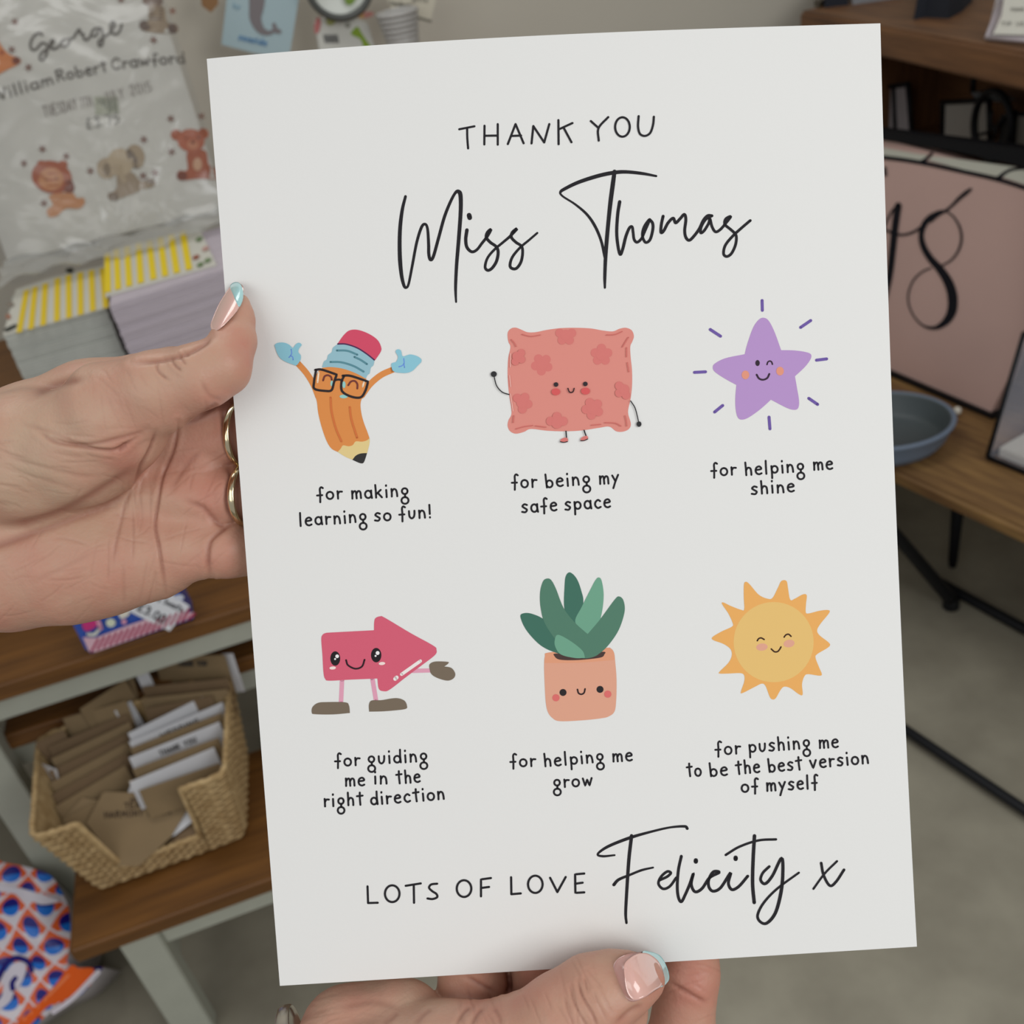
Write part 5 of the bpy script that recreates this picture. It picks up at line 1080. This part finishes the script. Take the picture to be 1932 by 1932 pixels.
person = empty('person', PT(-900, 1000, .36), 'person seen only as two bare hands with pale manicured nails, holding the printed sheet', 'person')
left = [
 (.006, [(-420, 1010, .345, 150), (-200, 970, .345, 150), (-40, 930, .342, 140), (60, 910, .340, 120)]),
 (.007, [(-100, 890, .340, 110), (60, 815, .338, 86), (170, 762, .338, 76), (330, 718, .338, 62)]),
 (.007, [(-100, 930, .340, 100), (150, 860, .340, 80), (340, 832, .338, 62)]),
 (.007, [(-100, 980, .340, 100), (150, 955, .340, 82), (340, 935, .338, 62)]),
 (.007, [(-120, 1060, .342, 125), (20, 1066, .342, 116), (130, 1058, .341, 112), (215, 1050, .340, 99), (300, 1042, .339, 76), (350, 1036, .337, 58)]),
 (.006, [(390, 880, .336, 40), (395, 985, .336, 38)]),
 (.004, [(-80, 900, .334, 115), (60, 862, .324, 122), (150, 842, .318, 108), (215, 800, .312, 100)]),
 (.003, [(215, 775, .311, 96), (300, 738, .305, 74), (372, 712, .3025, 60), (420, 690, .3035, 52), (440, 645, .3075, 40), (449, 602, .3115, 29), (452, 572, .3130, 19)]),
 (.0022, [(330, 718, .338, 60), (430, 712, .3375, 50), (540, 698, .3405, 46), (640, 700, .342, 42), (710, 716, .3415, 36)]),
 (.0022, [(340, 832, .337, 60), (428, 822, .3365, 54), (560, 810, .3405, 47), (690, 820, .343, 43), (770, 835, .3415, 37)]),
 (.0022, [(340, 935, .337, 60), (430, 935, .3365, 52), (550, 930, .3405, 46), (660, 940, .343, 42), (730, 950, .3415, 36)]),
 (.0022, [(350, 1038, .336, 56), (430, 1038, .3365, 51), (530, 1040, .3405, 42), (610, 1046, .342, 37), (665, 1052, .3415, 32)]),
]
V, Q = hand(left, .00075)
LC = [ # creases: polyline px, width px, depth m
 ([(337, 795), (333, 822), (325, 855), (306, 900), (298, 950), (293, 990), (300, 1030), (308, 1080), (314, 1118)], 3.2, .0009),
 ([(293, 812), (283, 845), (266, 878), (252, 915)], 3.4, .0009), ([(252, 915), (238, 945), (228, 985), (218, 1030), (214, 1065)], 3.5, .00045),
 ([(262, 878), (220, 905), (170, 935), (110, 965), (50, 985), (-10, 990)], 8, .0009), ([(255, 915), (200, 955), (150, 975), (80, 1000), (0, 1028), (-30, 1035)], 8, .0007),
 ([(265, 820), (235, 838), (215, 848), (190, 848), (140, 840), (100, 826)], 3.5, .0009), ([(240, 838), (222, 852)], 4, .0010), ([(280, 808), (230, 825), (170, 838), (110, 836), (70, 812)], 4, .0006),
 ([(441, 985), (420, 1000), (398, 1020), (392, 1050), (396, 1088)], 4.5, .0010), ([(350, 945), (380, 955), (400, 975), (415, 990), (432, 994)], 5, .0007), ([(430, 880), (436, 900), (428, 930), (430, 960), (444, 985)], 5, .0010),
 ([(420, 770), (422, 800), (430, 840), (440, 868)], 4, .0010),
 ([(295, 682), (298, 700), (318, 718)], 2.6, .0006), ([(320, 675), (330, 690), (342, 700)], 2.4, .0006), ([(335, 668), (345, 682), (352, 688)], 2.2, .0005), ([(345, 662), (356, 672)], 2.2, .0005),
 ([(250, 685), (300, 680), (350, 668), (385, 650), (398, 636)], 5, .0010), ([(60, 745), (110, 725), (160, 712)], 8, .0008),
 ([(345, 800), (372, 790), (400, 768), (412, 760)], 6, .0006), ([(380, 720), (395, 745), (420, 755)], 4, .0003),
 ([(0, 855), (60, 875), (140, 895), (190, 898)], 4, .00025), ([(0, 880), (80, 905), (150, 925)], 4, .0002), ([(40, 800), (110, 820), (160, 850)], 5, .00025), ([(320, 930), (350, 880), (380, 850)], 5, .0004), ([(250, 960), (252, 1010), (250, 1060)], 3, .0003), ([(262, 925), (268, 970), (262, 1010)], 3, .0002), ([(232, 1060), (234, 1110), (236, 1140)], 4, .0002), ([(60, 1100), (120, 1070), (180, 1040)], 5, .0002),
]
LC += fine_lines(-20, 290, 790, 980, 34, 12, 16, 1)+fine_lines(60, 420, 930, 1110, 22, -40, 60, 2)+fine_lines(200, 300, 900, 1120, 14, 95, 12, 3)+fine_lines(140, 400, 700, 790, 14, 60, 30, 4, .0002)+fine_lines(330, 430, 840, 1060, 16, -50, 40, 5)+fine_lines(-20, 200, 1030, 1160, 16, -25, 20, 6, .0002)
RED = [(470, 660, 55, .7), (240, 868, 40, .8), (60, 1160, 200, .25), (400, 900, 90, .55), (400, 1060, 70, .3), (40, 1040, 60, .3), (60, 930, 110, -.8), (30, 800, 90, -.4), (200, 980, 60, -.35), (440, 780, 60, .5), (330, 700, 60, -.1), (150, 730, 120, -.3)]
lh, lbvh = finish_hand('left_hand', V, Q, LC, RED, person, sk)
right = [
 (.006, [(940, 2420, .350, 170), (920, 2250, .350, 165), (900, 2140, .348, 140)]),
 (.005, [(800, 2200, .346, 110), (620, 2060, .340, 95), (660, 1960, .337, 92), (745, 1926, .337, 70), (770, 1924, .337, 68)]),
 (.004, [(760, 2100, .334, 130), (840, 2012, .322, 112), (960, 1985, .318, 92)]),
 (.003, [(700, 2030, .322, 100), (760, 1990, .324, 78)]),
 (.003, [(960, 1985, .318, 90), (1060, 1925, .315, 82), (1120, 1882, .3155, 76), (1165, 1862, .3165, 64), (1200, 1852, .318, 46), (1220, 1848, .319, 32)]),
 (.003, [(1060, 1985, .317, 80), (1130, 1950, .3195, 70), (1172, 1912, .3215, 50)]),
 (.0016, [(900, 2060, .347, 85), (892, 1920, .3465, 76), (892, 1850, .3455, 66), (880, 1740, .343, 52), (884, 1660, .343, 42)]),
 (.0016, [(1040, 2060, .347, 85), (1030, 1920, .3465, 72), (1026, 1850, .3455, 62), (1010, 1740, .343, 52), (1010, 1640, .343, 42)]),
 (.0016, [(1150, 2180, .348, 110), (1240, 2080, .345, 76), (1287, 1940, .3435, 59), (1299, 1840, .3425, 57), (1302, 1740, .3425, 52), (1298, 1650, .3425, 42)]),
 (.0012, [(945, 1900, .343, 26), (948, 1886, .343, 18)]),
]
V, Q = hand(right, .00075)
RC = [([(1262, 1852), (1290, 1868), (1315, 1882), (1334, 1892)], 4, .0008), ([(1075, 1860), (1082, 1890), (1100, 1925), (1110, 1940)], 2.6, .0005), ([(1090, 1850), (1098, 1880), (1118, 1915), (1128, 1940)], 2.6, .0006), ([(1102, 1845), (1108, 1870)], 2.4, .0004), ([(1065, 1880), (1072, 1910), (1085, 1940)], 2.6, .0004), ([(1120, 1870), (1130, 1895), (1145, 1925)], 2.4, .0003),
 ([(860, 1935), (875, 1910), (888, 1900)], 4, .0006), ([(888, 1938), (900, 1915), (912, 1902)], 4, .0006), ([(930, 1900), (940, 1915), (945, 1935)], 4, .0004), ([(720, 1935), (740, 1920), (752, 1910)], 5, .0004), ([(780, 1935), (800, 1912), (815, 1902)], 5, .0004), ([(1160, 1932), (1190, 1905), (1215, 1895)], 5, .0006), ([(958, 1832), (962, 1860), (955, 1872)], 4, .0010), ([(1168, 1808), (1190, 1798), (1214, 1794)], 2.5, .0004),
 ([(640, 1900), (700, 1890), (760, 1905)], 7, .0004), ([(560, 1925), (620, 1905)], 7, .0003), ([(880, 1842), (910, 1858), (935, 1870)], 4, .0006)]
RC += fine_lines(860, 1120, 1890, 1935, 16, 70, 20, 7)+fine_lines(560, 800, 1880, 1935, 14, -10, 25, 8, .0002)+fine_lines(1250, 1340, 1820, 1935, 10, 10, 40, 9, .0002)+fine_lines(1060, 1160, 1830, 1935, 14, 65, 18, 10)
RED = [(1300, 1860, 90, .9), (1190, 1930, 50, .3), (840, 1930, 100, -.4), (900, 1860, 60, .5), (1020, 1860, 60, .5), (650, 1920, 120, .1), (900, 1915, 40, .4)]
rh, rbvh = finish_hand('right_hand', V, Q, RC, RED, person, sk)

# nails: fitted over the finger surface
def nail(px, bvh, matl, parent, name, lift=.0006, th=.0005, curve=None, fit=None, rim=True):
    P = cr(px, True, 5)
    if fit is None:
        c_ = np.array(px, float).mean(0); S_ = []
        for a in np.linspace(0, 1, 14):
            for q in P[::2]:
                p = c_+(q-c_)*a*.9; r = ray(*p); L = np.linalg.norm(r); hit = bvh.ray_cast(Vector(CAM), Vector(r/L))
                if hit[0] is not None and hit[3] < .335*1.15: S_.append((p[0], p[1], hit[3]/L))
        S_ = np.array(S_); x, y = (S_[:, 0]-c_[0])/40, (S_[:, 1]-c_[1])/40
        A_ = np.stack([np.ones_like(x), x, y, x*x, x*y, y*y], -1); co, *_ = np.linalg.lstsq(A_, S_[:, 2], rcond=None); co[0] -= np.clip(np.percentile(A_@co-S_[:, 2], 99), 0, .0018); fit = (c_, co)
    c_, co = fit
    def dep(P_): x, y = (P_[:, 0]-c_[0])/40, (P_[:, 1]-c_[1])/40; return np.stack([np.ones_like(x), x, y, x*x, x*y, y*y], -1)@co
    cc_ = P.mean(0); n_ = len(P); R_ = 10; V = []; 
    for side in (0, 1):
        for k in range(R_+1):
            t = k/R_; PP_ = cc_+(P-cc_)*t; dome = (1-t**6) if rim else 1
            d = dep(PP_)-lift*(.55+.45*dome)+(th if side else 0); V.append(CAM+rays(PP_)*d[:, None])
    V = np.concatenate(V); Fc = []; o_ = (R_+1)*n_
    for k in range(R_):
        for i in range(n_):
            j = (i+1) % n_; a = (k*n_+i, k*n_+j, (k+1)*n_+j, (k+1)*n_+i); Fc.append(a[::-1]); Fc.append(tuple(o_+q for q in a))
    for i in range(n_): j = (i+1) % n_; Fc.append((R_*n_+i, R_*n_+j, o_+R_*n_+j, o_+R_*n_+i))
    return mesh(name, V, Fc, matl, parent, smooth=True), fit
nailm = mat('pink_gel_nail', (226, 176, 164), rough=.18, coat=1, sss=.1); tipm = mat('mint_nail_tip', (160, 206, 206), rough=.18, coat=1); cutm = mat('bare_nail_base', (196, 148, 138), rough=.25, coat=.6)
n1, fit = nail([(1157, 1836), (1160, 1815), (1176, 1803), (1200, 1797), (1222, 1796), (1244, 1803), (1256, 1822), (1262, 1843), (1256, 1855), (1238, 1868), (1216, 1882), (1194, 1890), (1178, 1882), (1163, 1862)], rbvh, cutm, rh, 'thumbnail', lift=.0009)
n2, _ = nail([(1178, 1838), (1178, 1820), (1188, 1808), (1204, 1799), (1222, 1799), (1239, 1810), (1249, 1826), (1253, 1844), (1248, 1860), (1236, 1868), (1215, 1882), (1196, 1887), (1183, 1870)], rbvh, nailm, rh, 'gel_layer', lift=.0019, fit=fit, rim=False); n2['label'] = 'glossy pink gel layer'
n3, _ = nail([(1212, 1797), (1224, 1795), (1244, 1802), (1257, 1821), (1263, 1843), (1258, 1855), (1246, 1863), (1228, 1858), (1214, 1830)], rbvh, tipm, rh, 'nail_tip', lift=.0015, fit=fit, rim=False); n3['label'] = 'mint green nail tip'
n1, fit = nail([(434, 541), (441, 534), (450, 534), (459, 541), (459, 556), (456, 572), (446, 588), (430, 606), (414, 621), (402, 624), (397, 614), (402, 598), (412, 575), (422, 558)], lbvh, nailm, lh, 'thumbnail', lift=.0011)
n3, _ = nail([(434, 541), (441, 533), (450, 533), (456, 540), (459, 552), (458, 566), (452, 579), (446, 572), (440, 558)], lbvh, tipm, lh, 'nail_tip', lift=.0016, fit=fit); n3['label'] = 'mint green nail tip'

# rings and bangle
gold = mat('pale_gold', (222, 206, 170), rough=.16, metal=1); silver = mat('silver', (214, 210, 204), rough=.22, metal=1)
def ring(c, r, ax_, wd, th, m, label, sq=1.0, name='ring', cat='ring'):
    ax_ = np.array(ax_, float); ax_ /= np.linalg.norm(ax_); u = np.cross(ax_, Fv); u /= np.linalg.norm(u); v_ = np.cross(ax_, u); V = []; Fc = []; n = 64; k = 12
    for i in range(n):
        a = 2*math.pi*i/n; rad = u*math.cos(a)+v_*math.sin(a)*sq
        for j in range(k):
            b = 2*math.pi*j/k; V.append(c+rad*(r+th/2*math.cos(b))+ax_*wd/2*math.sin(b))
    for i in range(n):
        for j in range(k): Fc.append((i*k+j, ((i+1) % n)*k+j, ((i+1) % n)*k+(j+1) % k, i*k+(j+1) % k))
    return tag(mesh(name, V, Fc, m, None, smooth=True), label, cat)
ring(PT(457, 820, .3352), .0106, Xc-.24*Fv, .0023, .0014, gold, 'gold ring on the middle finger of the left hand, upper of two')
ring(PT(464, 934, .3352), .0100, Xc-.24*Fv, .0025, .0014, gold, 'gold ring on the ring finger of the left hand, lower of two')
ring(PT(560, 2010, .34), .0185, (Xc*.94+Yc*.25+Fv*.15), .0046, .0016, silver, 'silver band at the bottom edge, left of the right hand', name='bangle', cat='bangle')
